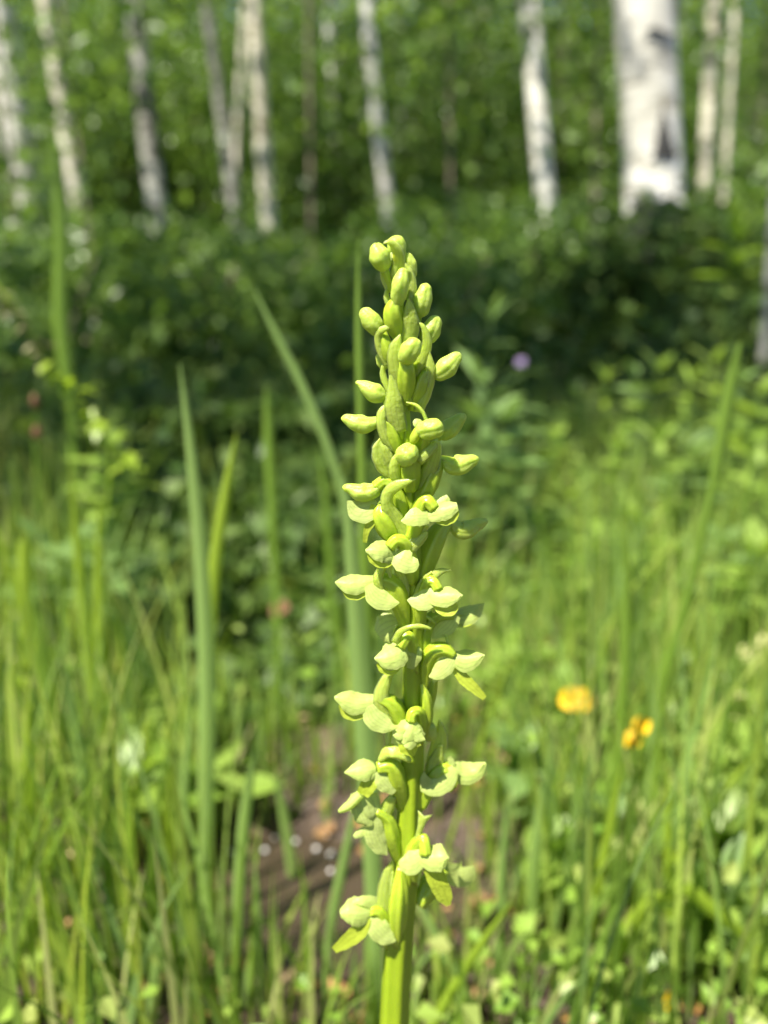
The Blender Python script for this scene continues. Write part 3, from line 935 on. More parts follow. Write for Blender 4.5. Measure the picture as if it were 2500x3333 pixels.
LT = {}
for key, (L, W, mm, dr, sh) in {
    'narrow_bright': (0.055, 0.011, 'herb_bright', 0.25, (0.15, 0.8, 1.0, 0.7, 0.03)),
    'narrow_sage': (0.06, 0.011, 'herb_sage', 0.25, (0.15, 0.8, 1.0, 0.7, 0.03)),
    'narrow_dark': (0.06, 0.012, 'herb_dark', 0.3, (0.15, 0.8, 1.0, 0.7, 0.03)),
    'oval_bright': (0.05, 0.023, 'herb_bright', 0.2, (0.1, 0.8, 1.0, 0.7, 0.04)),
    'oval_sage': (0.045, 0.022, 'herb_sage', 0.2, (0.1, 0.8, 1.0, 0.75, 0.04)),
    'oval_dark': (0.05, 0.024, 'herb_dark', 0.25, (0.1, 0.8, 1.0, 0.75, 0.04)),
    'round_bright': (0.03, 0.028, 'herb_bright', 0.1, (0.2, 0.9, 1.0, 0.85, 0.2)),
}.items():
    LT[key] = leaf_template('leaf', L, W, mm, droop=dr, shape=sh)


def herb(u, vtop, Y, n, leaf, label, group=None, scale=1.0, whorl=3, lean=0.0, stemmat=None, leafless=0.25, name='leafy_herb', flower=None):
    top = at(u, vtop, Y)
    zg = float(ground_z(top[0], Y))
    H = max(0.06, top[2] - zg)
    root = empty(name, (top[0] - lean * H, Y, zg - 0.005))
    tag(root, label, 'plant', group)
    C = [(0, 0, 0), (lean * H * 0.3, 0, H * 0.5), (lean * H, 0, H)]
    sm = stemmat or ('herb_' + leaf.split('_')[1])
    link('stem', tube_mesh('stem', C, [0.0022, 0.0018, 0.0008], M[sm], m=6, n=10), root)
    k = 0
    levels = max(1, n // whorl)
    for i in range(levels):
        t = leafless + (1 - leafless) * (i + 0.5) / levels
        pos = (lean * H * t ** 1.6, 0, H * t)
        base_az = i * 1.1 + random.uniform(-0.3, 0.3)
        for w in range(whorl):
            az = base_az + w * 2 * math.pi / whorl + random.uniform(-0.25, 0.25)
            s = scale * (0.65 + 0.6 * math.sin(math.pi * min(1, t * 0.95))) * random.uniform(0.8, 1.15)
            add_leaf(LT[leaf], root, pos, az, random.uniform(0.15, 0.65) + 0.5 * (t > 0.9), s, random.uniform(-0.3, 0.3))
            k += 1
    return root


herb(1062, 655, 1.05, 21, 'narrow_sage', 'tall herb with whorls of narrow leaves standing against the dark shade', scale=1.15)
herb(1040, 800, 0.85, 27, 'narrow_sage', 'bushy narrow leaved herb just behind the orchid, sage green', scale=1.2)
herb(1090, 880, 0.8, 24, 'oval_sage', 'oval leaved sage green herb below the narrow leaved one', scale=0.9)
herb(985, 930, 0.95, 18, 'narrow_dark', 'dark narrow leaved herb half hidden behind the orchid buds')
herb(1600, 470, 1.25, 18, 'oval_bright', 'sapling with a few pale sunlit leaves beside the grey stem', scale=1.3, whorl=3, leafless=0.74)
for k, (u, v, Y) in enumerate(((1190, 930, 1.1), (1250, 850, 1.2), (1310, 800, 1.25), (1370, 790, 1.15), (1430, 770, 1.1), (1490, 800, 1.0), (1540, 760, 1.1), (1600, 790, 1.0), (1650, 820, 0.95), (1340, 950, 0.9), (1420, 930, 0.85), (1500, 960, 0.8), (1580, 930, 0.8), (1640, 980, 0.75), (1230, 1060, 0.85), (1160, 1120, 0.8), (1290, 1150, 0.75), (1390, 1120, 0.72), (1460, 1180, 0.68), (1560, 1160, 0.66), (1640, 1180, 0.62))):
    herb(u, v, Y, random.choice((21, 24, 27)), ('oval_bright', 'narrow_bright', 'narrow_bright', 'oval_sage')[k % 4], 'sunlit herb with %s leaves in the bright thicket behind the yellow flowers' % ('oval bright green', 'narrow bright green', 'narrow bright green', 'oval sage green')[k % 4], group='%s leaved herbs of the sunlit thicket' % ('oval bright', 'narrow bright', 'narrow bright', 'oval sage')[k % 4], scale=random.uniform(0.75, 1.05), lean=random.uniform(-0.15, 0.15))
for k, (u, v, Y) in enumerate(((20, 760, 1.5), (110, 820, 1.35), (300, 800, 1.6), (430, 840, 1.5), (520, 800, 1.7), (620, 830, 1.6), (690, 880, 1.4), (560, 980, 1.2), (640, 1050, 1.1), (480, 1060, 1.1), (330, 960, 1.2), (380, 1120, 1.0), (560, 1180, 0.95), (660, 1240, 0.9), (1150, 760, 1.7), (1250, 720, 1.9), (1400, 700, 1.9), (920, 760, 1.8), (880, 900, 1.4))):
    herb(u, v, Y, 24, ('oval_dark', 'narrow_dark')[k % 2], 'herb with %s leaves, coloured dark for the shade between meadow and wood' % ('oval', 'narrow')[k % 2], group='%s leaved herbs coloured dark for the shaded edge' % ('oval', 'narrow')[k % 2], scale=random.uniform(0.95, 1.3), lean=random.uniform(-0.2, 0.2))
herb(232, 930, 0.62, 16, 'oval_bright', 'sunlit yellow green plant with crowded upper leaves above the lime stalk', whorl=4, leafless=0.70, scale=0.75)
herb(120, 1180, 0.62, 14, 'oval_sage', 'plant with long pale grey green leaves beside the lime stalk', whorl=2, scale=1.3, leafless=0.4)
herb(205, 1170, 0.6, 10, 'oval_sage', 'small plant with rounded pale leaves under the sunlit yellow leaves', whorl=2, scale=1.0, leafless=0.6)
herb(345, 1610, 0.46, 12, 'oval_bright', 'bright broad leaved rosette plant at the edge of the hollow', whorl=4, scale=0.95, leafless=0.3)
herb(300, 1760, 0.42, 9, 'oval_bright', 'low bright plant with spreading leaves in front of the rosette plant', whorl=3, scale=0.9, leafless=0.5)
herb(470, 1720, 0.44, 6, 'oval_bright', 'small bright seedling on the rim of the hollow', whorl=3, scale=0.7, leafless=0.5)
for k, (u, v, Y) in enumerate(((1500, 1820, 0.40), (1430, 1700, 0.46), (1330, 1900, 0.38), (1200, 1950, 0.36), (1590, 1750, 0.42), (1560, 2060, 0.32), (1450, 2080, 0.32), (1620, 2150, 0.30), (1130, 1780, 0.44), (1650, 1640, 0.46), (1560, 1560, 0.5), (1480, 1480, 0.55), (1210, 1650, 0.5), (1100, 1620, 0.55))):
    herb(u, v, Y, 12, ('round_bright', 'oval_bright', 'oval_sage')[k % 3], 'low herb with %s leaves in the meadow under the yellow flowers' % ('round bright green', 'oval bright green', 'oval sage green')[k % 3], group='low %s leaved herbs under the yellow flowers' % ('round', 'oval', 'sage')[k % 3], whorl=3, scale=random.uniform(0.5, 0.75))
herb(1545, 1830, 0.36, 8, 'round_bright', 'plant with one round fuzzy pale green leaf cluster', whorl=4, scale=1.1, leafless=0.75)

# ------------------------------------------------------------------ flowers of the meadow
PET = {c: leaf_template('petal', 0.0085, 0.0085, c, cup=0.3, droop=0.2, shape=(0.3, 0.8, 1.0, 1.0, 0.5), fold=0.1) for c in ('yellow', 'cream', 'violet', 'rust')}


def blossom(u, v, Y, petal, label, scale=1.0, n=5, face=(-0.3, -0.6, 0.6), heads=((0, 0, 0),), stem_end=None, cat='flower', name='meadow_flower', stemmat='herb_bright'):
    c = at(u, v, Y)
    zg = float(ground_z(c[0], Y))
    bx = c[0] + (stem_end or random.uniform(-0.03, 0.03))
    root = empty(name, (bx, Y, zg - 0.004))
    tag(root, label, cat)
    b = np.array((bx, Y, zg - 0.004))
    link('stem', tube_mesh('stem', [(0, 0, 0), (c - b) * np.array((0.2, 0.2, 0.55)), c - b], [0.0014, 0.0012, 0.001], M[stemmat], m=6, n=10), root)
    f = Vector(face).normalized()
    q = f.to_track_quat('Z', 'Y').to_matrix()
    for hd in heads:
        p = Vector(c - b) + Vector(hd)
        for k in range(n):
            o = link('petal', PET[petal], root)
            o.location = p
            o.rotation_euler = (q @ Matrix.Rotation(k * 2 * math.pi / n + random.uniform(-0.15, 0.15), 3, 'Z') @ Matrix.Rotation(random.uniform(0.1, 0.7), 3, 'X')).to_euler()
            o.scale = (scale * random.uniform(0.9, 1.1),) * 3
        ce = link('centre', tube_mesh('centre', [np.array(p), np.array(p + f * 0.003 * scale)], [0.0022 * scale, 0.001 * scale], M[petal], m=8, n=5), root)
    for s in (-1, 1):
        t = random.uniform(0.3, 0.7)
        add_leaf(LT['oval_bright'], root, tuple((c - b) * np.array((0.2, 0.2, t))), random.uniform(0, 6.28), 0.5, 0.35)
    return root


blossom(1232, 1512, 0.44, 'yellow', 'larger bright yellow meadow flower with side lobe', 0.9, 6, heads=((0, 0, 0), (0.009, 0.002, -0.001)))
blossom(1362, 1600, 0.385, 'yellow', 'smaller pair of golden yellow flowers beside the long green stem', 0.62, 7, face=(-0.2, -0.5, 0.85), heads=((0, 0, 0), (0.007, 0.002, 0.008)))
blossom(1660, 1965, 0.33, 'yellow', 'yellow flower partly hidden behind the arching lime blade tip', 0.75, 5)
blossom(1448, 2165, 0.29, 'yellow', 'tiny yellow orange flower low under the arching lime blade', 0.5, 5)
blossom(1575, 1545, 0.5, 'cream', 'cream flower cluster above the low herbs', 0.9, 5, heads=((0, 0, 0), (0.012, 0, 0.004), (-0.012, 0, -0.018), (0.004, 0, 0.012)))
blossom(1652, 1385, 0.55, 'cream', 'pale cream blossom on a tall stalk in the thicket', 0.8, 5, heads=((0, 0, 0), (-0.012, 0, -0.01)))
blossom(1302, 1505, 0.5, 'cream', 'faded greenish flower head next to the larger yellow flower', 0.75, 5)
blossom(1126, 782, 1.25, 'violet', 'small pale violet flower in the dark shade', 1.0, 5, stemmat='herb_dark')
blossom(600, 1318, 0.62, 'rust', 'small reddish bud with green sepals in the dark hollow', 0.8, 5, stemmat='herb_bright', heads=((0, 0, 0), (0.004, 0, 0.002)))

# rusty seed stalk
root, P, sc = stalk('seed_stalk', [(76, 850), (78, 1000), (84, 1200), (96, 1500)], 0.62, 8, 'blade_green', 'thin stalk with two rusty red seed heads', 'plant')
for (u, v) in ((76, 868), (80, 935)):
    c = at(u, v, 0.62) - P[-1]
    link('seed_head', tube_mesh('seed_head', [c - np.array((0, 0, 0.006)), c, c + np.array((0, 0, 0.006))], [0.002, 0.0036, 0.0015], M['rust'], m=10, n=9, wob=0.15), root)

# arching grass stem whose pale flower spike hangs across the wood
root, P, sc = stalk('arching_grass', [(-60, 560), (20, 650), (100, 780), (170, 880), (240, 985), (200, 1300), (190, 1600)], 0.58, 7, 'blade_lime', 'arching grass stem with pale nodding flower spikes', 'grass stem')
spk = leaf_template('spikelet', 0.014, 0.006, 'blade_straw', shape=(0.3, 1, 0.9, 0.5, 0.05))
spk2 = leaf_template('spikelet', 0.016, 0.008, 'blade_lime', shape=(0.3, 1, 0.9, 0.5, 0.05))
for k in range(46):
    t = k / 45
    u = -20 + 330 * t; v = 600 + 440 * t ** 0.95
    c = at(u + random.uniform(-14, 14), v + random.uniform(-12, 12), 0.58 + random.uniform(-0.01, 0.01)) - P[-1]
    add_leaf(spk if t < 0.38 else spk2, root, tuple(c), random.uniform(0, 6.28), random.uniform(-0.8, 0.6), random.uniform(0.8, 1.3), name='spikelet')
# pale seed heads in the sunny grass
for k, (u, v, Y) in enumerate(((20, 1330, 0.52), (55, 1470, 0.48), (10, 1560, 0.5), (90, 1600, 0.46), (30, 1700, 0.44))):
    c = at(u, v, Y)
    zg = float(ground_z(c[0], Y))
    b = np.array((c[0] + 0.01, Y, zg - 0.004))
    root = empty('grass_seed_head', b)
    tag(root, 'pale yellow green seed head in the sunny grass', 'grass stem', 'pale seed heads in the sunny grass')
    link('stem', tube_mesh('stem', [(0, 0, 0), (c - b) * 0.5 + np.array((0.004, 0, 0)), c - b], [0.0012, 0.001, 0.0006], M['blade_lime'], m=6, n=8), root)
    for j in range(18):
        t = 1 - 0.35 * j / 18
        add_leaf(spk2 if j % 3 else spk, root, tuple((c - b) * t), j * 2.4, random.uniform(0.2, 0.9), random.uniform(0.6, 0.9), name='spikelet')
# dim tall stalk in front of the pale leaning trunk
tall_blade([(120, 330), (130, 520), (128, 700), (150, 900), (170, 1200)], (26, 30, 34, 24, 16), 0.75, 'blade_green', 'blurred tall green stalk rising in front of the aspen trunks')

# ================================================================== THE ORCHID
CROPS = {1: (1050, 740), 2: (1050, 1300), 3: (1050, 1800), 4: (1050, 2350), 5: (1000, 2750)}
CS = 600.0 / 1659.0


def opt(crop, x, y, d=0.0):
    ox, oy = CROPS[crop]
    r = ray(ox + x * CS, oy + y * CS)
    t = (X0 - d / 1000.0) / r[1]
    return CAMP + r * t, t


stem_px = [(1274, 3470, 47), (1283, 3347, 46), (1290, 3200, 45), (1300, 3050, 44), (1318, 2860, 42), (1331, 2712, 41), (1337, 2567, 38), (1342, 2440, 37), (1344, 2270, 33), (1344, 2162, 31), (1345, 1981, 31), (1346, 1872, 29), (1342, 1740, 24), (1336, 1625, 23), (1325, 1481, 21), (1318, 1372, 19), (1311, 1210, 16), (1309, 1065, 12), (1302, 957, 9), (1297, 880, 5)]


def wpx(px, py, d=0.0):
    r = ray(px, py)
    t = (X0 - d / 1000.0) / r[1]
    return CAMP + r * t, t


sp, sr = [], []
for (a, b, rpx) in stem_px:
    P, t = wpx(a, b)
    sp.append(P); sr.append(rpx * t / 2500)
# down to the ground
foot = np.array((sp[0][0] - 0.004, X0 + 0.004, float(ground_z(0, X0)) - 0.01))
sp = [foot, (foot + sp[0]) / 2] + sp
sr = [0.0040, 0.0038] + sr
ORCH = empty('bog_orchid', foot)
tag(ORCH, 'yellow green bog orchid spike in sharp focus, crowded with buds and flowers', 'orchid')
link('stem', tube_mesh('stem', [p - foot for p in sp], sr, M['stem'], m=30, n=110, ribs=6, rib=0.07, twist=2.0), ORCH)
for s, az in ((0.02, 2.2), (0.035, 0.6)):
    me = leaf_template('leaf', 0.11, 0.018, 'blade_green', droop=0.35, shape=(0.5, 0.9, 1.0, 0.7, 0.05))
    add_leaf(me, ORCH, (0, 0, s), az + 1.9, 0.6, 0.55)

HUP = (0, -0.8, 0.75)
HFR = (0, -1, 0.25)
HDN = (0, -0.9, -0.2)


def piece(crop, kind, pts, ws, parent, name=None, **kw):
    P, W = [], []
    for i, q in enumerate(pts):
        p, t = opt(crop, *q)
        P.append(p - foot)
        W.append(ws[i] * CS * t / 2500 * {'bract': 1.28, 'ovary': 1.12, 'sepal': 1.28, 'hood': 1.2, 'lip': 1.22, 'petal': 1.25, 'bud': 1.06}.get(kind, 1.0))
    if kind == 'ovary':
        return link(name or 'ovary', tube_mesh('ovary', P, W, M['ovary'], m=30, n=26, ribs=6, rib=kw.pop('rib', 0.085), twist=kw.pop('twist', 3.5)), parent)
    if kind == 'bud':
        return link(name or 'bud', tube_mesh('bud', P, W, M['bud'], m=40, n=32, seam=0.12, wob=0.02, blunt=True), parent)
    if kind == 'tube':
        return link(name or 'spur', tube_mesh('spur', P, W, M[kw.get('mat', 'bract')], m=12, n=20), parent)
    mats = {'bract': 'bract', 'sepal': 'sepal', 'hood': 'sepal', 'lip': 'lip', 'petal': 'sepal'}
    d = {'bract': dict(cup=0.22, hint=HFR, th=0.00035), 'sepal': dict(cup=0.16, hint=(0, -0.9, 0.5), th=0.0003), 'petal': dict(cup=0.25, hint=(0, -0.9, 0.5), th=0.0003),
         'hood': dict(cup=0.42, fold=0.12, hint=HUP, th=0.00025), 'lip': dict(cup=-0.1, hint=(0, -1, 0.35), th=0.0004)}[kind]
    d = dict(d); d.update(kw)
    return link(name or kind, blade_mesh(kind, P, W, M[mats[kind]], n=22, half=8, wave=d.pop('wave', 0.03), sheet=(kind != 'bract'), **d), parent)


def floret(crop, kind, *items):
    """the first item is the part's own mesh, the others its sub-parts"""
    first = None
    for it in items:
        k, pts, ws = it[:3]
        kw = dict(it[3]) if len(it) > 3 else {}
        o = piece(crop, k, pts, ws, first or ORCH, name=(kind if first is None else {'hood': 'hood', 'petal': 'petal', 'tube': 'spur', 'bud': 'bud_body'}.get(k, k)), **kw)
        if first is None:
            first = o
        if k == 'hood':
            # the two petals that sit under the hood, their rims showing below it
            for dy, dd, f in ((0.34, 0.25, 0.50), (-0.05, -0.9, 0.62)):
                q = [(a[0] * 0.93 + pts[0][0] * 0.07, a[1] + dy * w_, a[2] + dd) for a, w_ in zip(pts, ws)]
                piece(crop, 'petal', q, [w_ * f for w_ in ws], first, name='petal', cup=0.5, hint=(0, -0.8, 0.6 if dy > 0 else 0.9))
    return first


# ---- buds at the tip
floret(1, 'bud', ('bud', [(690, 345, 0), (690, 290, 0), (670, 200, 0), (660, 125, 0), (652, 72, 0)], (25, 55, 80, 76, 12)),
       ('bract', [(640, 470, 1), (680, 340, 2), (680, 230, 3), (640, 160, 3.6), (590, 130, 4), (545, 146, 4.2)], (70, 92, 84, 62, 34, 6)),
       ('ovary', [(700, 560, 0), (695, 440, 0), (690, 330, 0)], (30, 45, 36)))
floret(1, 'bud', ('bud', [(556, 395, 0.6), (542, 335, 1), (514, 260, 1.4), (487, 195, 1.4), (472, 160, 1)], (34, 78, 98, 66, 10)),
       ('ovary', [(630, 580, 0), (600, 480, 0.3), (560, 390, 0.6)], (30, 34, 36)),
       ('bract', [(590, 560, -0.4), (550, 460, -0.6), (520, 370, -0.6)], (40, 42, 12)),
       ('petal', [(560, 300, 2), (600, 250, 2.2), (626, 228, 2)], (70, 60, 10)))
floret(1, 'bud', ('bud', [(815, 465, -0.6), (805, 410, -0.6), (785, 330, -0.6), (765, 265, -0.6), (755, 230, -0.6)], (16, 46, 58, 44, 10)),
       ('bract', [(780, 660, 0.8), (800, 530, 0.9), (790, 420, 1), (760, 360, 1), (735, 312, 1)], (70, 76, 56, 34, 6)),
       ('ovary', [(760, 640, 0), (790, 540, -0.2), (810, 450, -0.5)], (40, 44, 24)))
floret(1, 'bud', ('bud', [(670, 690, 2.6), (685, 610, 3), (702, 500, 3.4), (722, 410, 3.2), (734, 365, 3)], (50, 70, 74, 48, 8)),
       ('ovary', [(690, 1010, 0.8), (650, 880, 1.6), (640, 760, 2.2), (665, 670, 2.5)], (40, 74, 76, 52)),
       ('bract', [(770, 1090, 1.8), (785, 920, 2.6), (785, 780, 3), (772, 640, 3)], (100, 136, 104, 10)),
       ('bract', [(600, 700, 0), (575, 620, 0), (585, 520, 0)], (50, 44, 10)))
floret(1, 'bud', ('bud', [(855, 808, 0), (876, 750, 0), (900, 650, 0), (924, 560, 0), (940, 502, 0)], (32, 74, 84, 60, 8)),
       ('ovary', [(770, 1000, -0.5), (820, 880, -0.4), (856, 800, 0)], (40, 50, 34)),
       ('bract', [(800, 840, 0.9), (815, 740, 1), (795, 650, 1)], (60, 56, 8)))
floret(1, 'bud', ('bud', [(545, 945, 0.3), (500, 920, 0.5), (440, 850, 0.8), (390, 782, 0.8), (352, 732, 0.6)], (34, 70, 86, 66, 10)),
       ('ovary', [(640, 1260, 0.4), (590, 1140, 0.8), (555, 1030, 0.9), (540, 945, 0.5)], (40, 62, 56, 36)),
       ('bract', [(600, 1250, 1.4), (530, 1130, 1.8), (498, 1010, 2), (520, 930, 2.4), (600, 900, 2.6), (690, 916, 2.6)], (60, 60, 54, 56, 34, 3)))
floret(1, 'bud', ('bud', [(915, 1050, -0.8), (938, 1000, -0.8), (975, 925, -0.8), (1012, 850, -0.8), (1042, 798, -0.8)], (22, 72, 86, 66, 8)),
       ('ovary', [(790, 1400, 0), (850, 1240, 0.4), (900, 1110, 0.2), (918, 1040, -0.4)], (36, 62, 56, 30)),
       ('bract', [(800, 1390, 1.2), (870, 1240, 1.8), (935, 1080, 2.2), (930, 960, 2.4), (895, 880, 2.4), (848, 852, 2.2)], (30, 76, 76, 56, 32, 5)))
floret(1, 'bud', ('bud', [(735, 1215, 3.4), (755, 1170, 4.2), (790, 1105, 5), (822, 1050, 5), (845, 1000, 4.6)], (40, 78, 88, 74, 16)),
       ('ovary', [(740, 1560, 1.2), (750, 1400, 2), (755, 1280, 2.8), (740, 1200, 3.2)], (50, 76, 70, 46)),
       ('bract', [(775, 1600, 1.8), (710, 1380, 2.8), (660, 1180, 3.4), (665, 1060, 3.6), (700, 962, 3.4)], (90, 156, 126, 90, 10)))
floret(1, 'bud', ('bud', [(1000, 1335, 0.4), (1050, 1312, 0.5), (1125, 1250, 0.6), (1195, 1178, 0.6), (1242, 1132, 0.5)], (36, 74, 90, 58, 10)),
       ('ovary', [(800, 1640, 0), (860, 1470, 0.5), (920, 1340, 0.7), (1000, 1335, 0.5)], (44, 78, 66, 36)),
       ('bract', [(860, 1660, 1.4), (920, 1480, 1.9), (968, 1290, 2.1), (960, 1096, 2.1)], (70, 104, 78, 6)),
       ('petal', [(820, 1455, 2), (826, 1415, 2.1), (832, 1372, 2)], (10, 26, 8)))
floret(1, 'bud', ('bud', [(580, 1515, 0), (540, 1515, 0.2), (470, 1492, 0.4), (390, 1440, 0.4), (325, 1402, 0.4), (296, 1405, 0.4)], (26, 62, 86, 62, 26, 8)),
       ('ovary', [(700, 1900, 0.4), (640, 1700, 0.8), (600, 1560, 0.6), (575, 1515, 0.2)], (44, 70, 50, 30)),
       ('bract', [(690, 1850, 2), (650, 1640, 2.8), (640, 1460, 3), (610, 1292, 2.8)], (120, 146, 96, 8)),
       ('bract', [(600, 1480, -0.6), (545, 1330, -0.8), (550, 1205, -0.8)], (50, 50, 12)))
floret(1, 'bud', ('bud', [(560, 1280, -2), (530, 1210, -2.4), (505, 1130, -2.6)], (30, 46, 14)))

# ---- opening buds
floret(2, 'bud', ('bud', [(500, 190, 0.6), (450, 215, 0.7), (380, 228, 0.8), (300, 212, 0.8), (225, 180, 0.8), (166, 168, 0.7)], (40, 58, 78, 76, 48, 12)),
       ('ovary', [(690, 520, 0.4), (640, 350, 0.8), (590, 230, 0.9), (500, 188, 0.7)], (44, 66, 60, 40)),
       ('bract', [(650, 480, 1.6), (570, 340, 2.2), (528, 200, 2.4), (545, 100, 2.2), (605, 45, 1.8)], (40, 84, 74, 66, 20)))
floret(2, 'bud', ('bud', [(865, 300, 3.6), (910, 280, 4.4), (970, 268, 5), (1030, 255, 5), (1080, 240, 4.6)], (44, 78, 90, 84, 24)),
       ('ovary', [(800, 560, 0.8), (880, 430, 1.8), (900, 350, 2.8), (870, 300, 3.4)], (60, 72, 60, 40)),
       ('tube', [(890, 240, 3.4), (850, 300, 4.2), (815, 365, 4.4), (790, 392, 4.4)], (36, 44, 40, 12), dict(mat='lip')),
       ('tube', [(935, 190, 3), (900, 112, 3.2), (840, 52, 3.2), (752, 26, 3)], (18, 18, 16, 6)),
       ('petal', [(900, 250, 3.8), (850, 215, 4), (820, 235, 4)], (70, 80, 20)))
floret(2, 'bud', ('bud', [(1035, 330, -4.5), (1085, 305, -4.8), (1155, 250, -5), (1225, 185, -5), (1288, 135, -5)], (30, 70, 84, 58, 8)),
       ('ovary', [(860, 620, -2), (950, 470, -3.4), (1035, 330, -4.5)], (50, 60, 36)))
floret(2, 'bud', ('bract', [(660, 740, 0.8), (570, 590, 1.4), (520, 460, 1.6), (520, 348, 1.2)], (30, 140, 130, 14), dict(fold=-0.5, cup=0.1)),
       ('bract', [(520, 520, -0.8), (480, 430, -1), (525, 345, -1)], (30, 66, 12)),
       ('ovary', [(700, 760, 0), (610, 580, 0.2), (560, 440, 0.2)], (40, 62, 30)))
floret(2, 'bud', ('bud', [(805, 440, 3), (785, 470, 4.2), (748, 512, 5.2), (722, 545, 6), (710, 560, 6.4)], (46, 86, 96, 74, 20)),
       ('ovary', [(790, 800, 1), (790, 660, 2.2), (810, 520, 3), (805, 440, 3)], (66, 80, 64, 46)),
       ('bract', [(690, 790, 2), (650, 660, 2.8), (650, 560, 3), (672, 480, 2.8)], (60, 86, 66, 12)),
       ('tube', [(722, 560, 4.6), (720, 590, 5), (720, 612, 5)], (20, 26, 12), dict(mat='lip')))
floret(2, 'bud', ('bud', [(1050, 535, 0.2), (1100, 550, 0.3), (1165, 590, 0.4), (1250, 585, 0.5), (1340, 552, 0.5), (1410, 530, 0.5)], (32, 44, 82, 88, 58, 14)),
       ('ovary', [(850, 960, 0), (940, 800, 0.6), (1010, 640, 0.8), (1055, 535, 0.3)], (64, 72, 62, 36)),
       ('bract', [(890, 830, 1.4), (960, 660, 2.2), (1015, 490, 2.8), (1025, 395, 3), (950, 470, 3.8), (855, 548, 4)], (90, 116, 86, 60, 84, 92), dict(wave=0.02)))
floret(2, 'bud', ('bud', [(940, 862, -2), (980, 800, -2), (1015, 725, -2), (1032, 672, -2)], (18, 46, 42, 8)))
floret(2, 'bud', ('bud', [(500, 800, 0.6), (430, 830, 0.8), (340, 838, 0.9), (250, 806, 0.9), (178, 786, 0.8)], (56, 74, 80, 48, 10)),
       ('ovary', [(740, 1120, 0.4), (700, 930, 0.6), (640, 790, 0.8), (560, 738, 0.8), (480, 790, 0.7)], (50, 66, 58, 46, 50)),
       ('sepal', [(490, 930, 1), (410, 975, 1.4), (310, 985, 1.4), (222, 915, 1.2)], (60, 190, 170, 10)),
       ('lip', [(475, 950, 1.4), (440, 1080, 1.8), (395, 1190, 1.9), (380, 1288, 1.8)], (70, 78, 46, 30)),
       ('tube', [(556, 895, 1.2), (500, 940, 1.4), (470, 1030, 1.4)], (8, 9, 6)))
floret(2, 'bud', ('ovary', [(680, 1300, 0.8), (600, 1170, 1.4), (535, 1030, 1.8), (525, 945, 1.8)], (40, 92, 84, 26)),
       ('bract', [(760, 1260, 2.4), (660, 1090, 3), (580, 950, 3.6), (598, 830, 4), (700, 762, 4.6), (845, 718, 5)], (100, 124, 90, 88, 74, 4), dict(cup=0.2)))
# ---- open flowers
floret(2, 'flower', ('hood', [(940, 1035, 4.6), (1030, 1000, 5.6), (1120, 975, 6), (1212, 950, 6)], (90, 150, 150, 70)),
       ('sepal', [(960, 1050, 4.8), (860, 1050, 5.6), (770, 1082, 5.8), (706, 1095, 5.6)], (110, 142, 92, 8)),
       ('lip', [(1000, 1040, 4.6), (1090, 1062, 5.4), (1160, 1040, 5.8), (1206, 985, 5.8)], (70, 120, 110, 50)),
       ('ovary', [(740, 1360, 0.8), (830, 1180, 2), (880, 980, 3), (940, 915, 3.8), (1010, 985, 4.6)], (66, 78, 66, 56, 44)),
       ('bract', [(760, 1320, 2.4), (840, 1210, 3), (930, 1120, 3.4)], (70, 110, 70)),
       ('petal', [(1030, 960, 4), (1090, 910, 3.6), (1136, 880, 3.2)], (60, 66, 50)),
       ('sepal', [(1040, 1070, 3.4), (1080, 1100, 3.2), (1115, 1116, 3)], (70, 60, 14)))
floret(2, 'bud', ('bud', [(1130, 1105, -3.4), (1175, 1122, -3.6), (1235, 1172, -4), (1315, 1165, -4), (1400, 1122, -4), (1490, 1092, -4)], (40, 48, 76, 80, 54, 10)),
       ('ovary', [(840, 1680, -0.8), (930, 1440, -1.4), (1030, 1220, -2.4), (1130, 1105, -3.4)], (70, 92, 84, 44)))
floret(2, 'flower', ('hood', [(655, 1385, 4.8), (570, 1345, 5.8), (470, 1345, 6.4), (386, 1358, 6.4)], (150, 190, 150, 26)),
       ('lip', [(645, 1410, 4.6), (550, 1440, 5.6), (470, 1420, 6), (420, 1380, 6)], (90, 130, 110, 50)),
       ('sepal', [(640, 1400, 5), (715, 1440, 6), (800, 1474, 6.2), (864, 1462, 6)], (90, 170, 140, 44)),
       ('ovary', [(800, 1640, 0.8), (790, 1440, 2.2), (740, 1300, 3.6), (665, 1268, 4.4), (600, 1330, 4.8)], (60, 64, 52, 48, 42)),
       ('bract', [(720, 1390, 3.6), (810, 1315, 4), (900, 1235, 3.8), (940, 1190, 3.4)], (110, 96, 70, 24)),
       ('tube', [(640, 1440, 3.8), (600, 1510, 4), (610, 1600, 4)], (26, 26, 14), dict(mat='sepal')))
floret(3, 'flower', ('hood', [(490, 225, 2.6), (390, 252, 3.4), (290, 262, 3.8), (190, 262, 3.8), (112, 262, 3.6)], (70, 130, 170, 130, 16)),
       ('lip', [(415, 290, 3), (330, 340, 3.4), (250, 355, 3.5), (165, 300, 3.4)], (60, 120, 100, 24)),
       ('sepal', [(415, 285, 4), (480, 390, 5), (590, 440, 5.2), (692, 448, 5)], (60, 146, 120, 8)),
       ('ovary', [(760, 700, 0.8), (700, 440, 1.6), (620, 280, 2.2), (480, 225, 2.6)], (36, 80, 80, 42)),
       ('bract', [(580, 370, 3.4), (520, 300, 4), (505, 210, 4), (555, 105, 3.6)], (16, 70, 76, 50)),
       ('bract', [(765, 700, 1.6), (738, 460, 2.2), (728, 260, 2.4), (690, 160, 2.8), (645, 60, 3)], (60, 80, 86, 70, 30)))
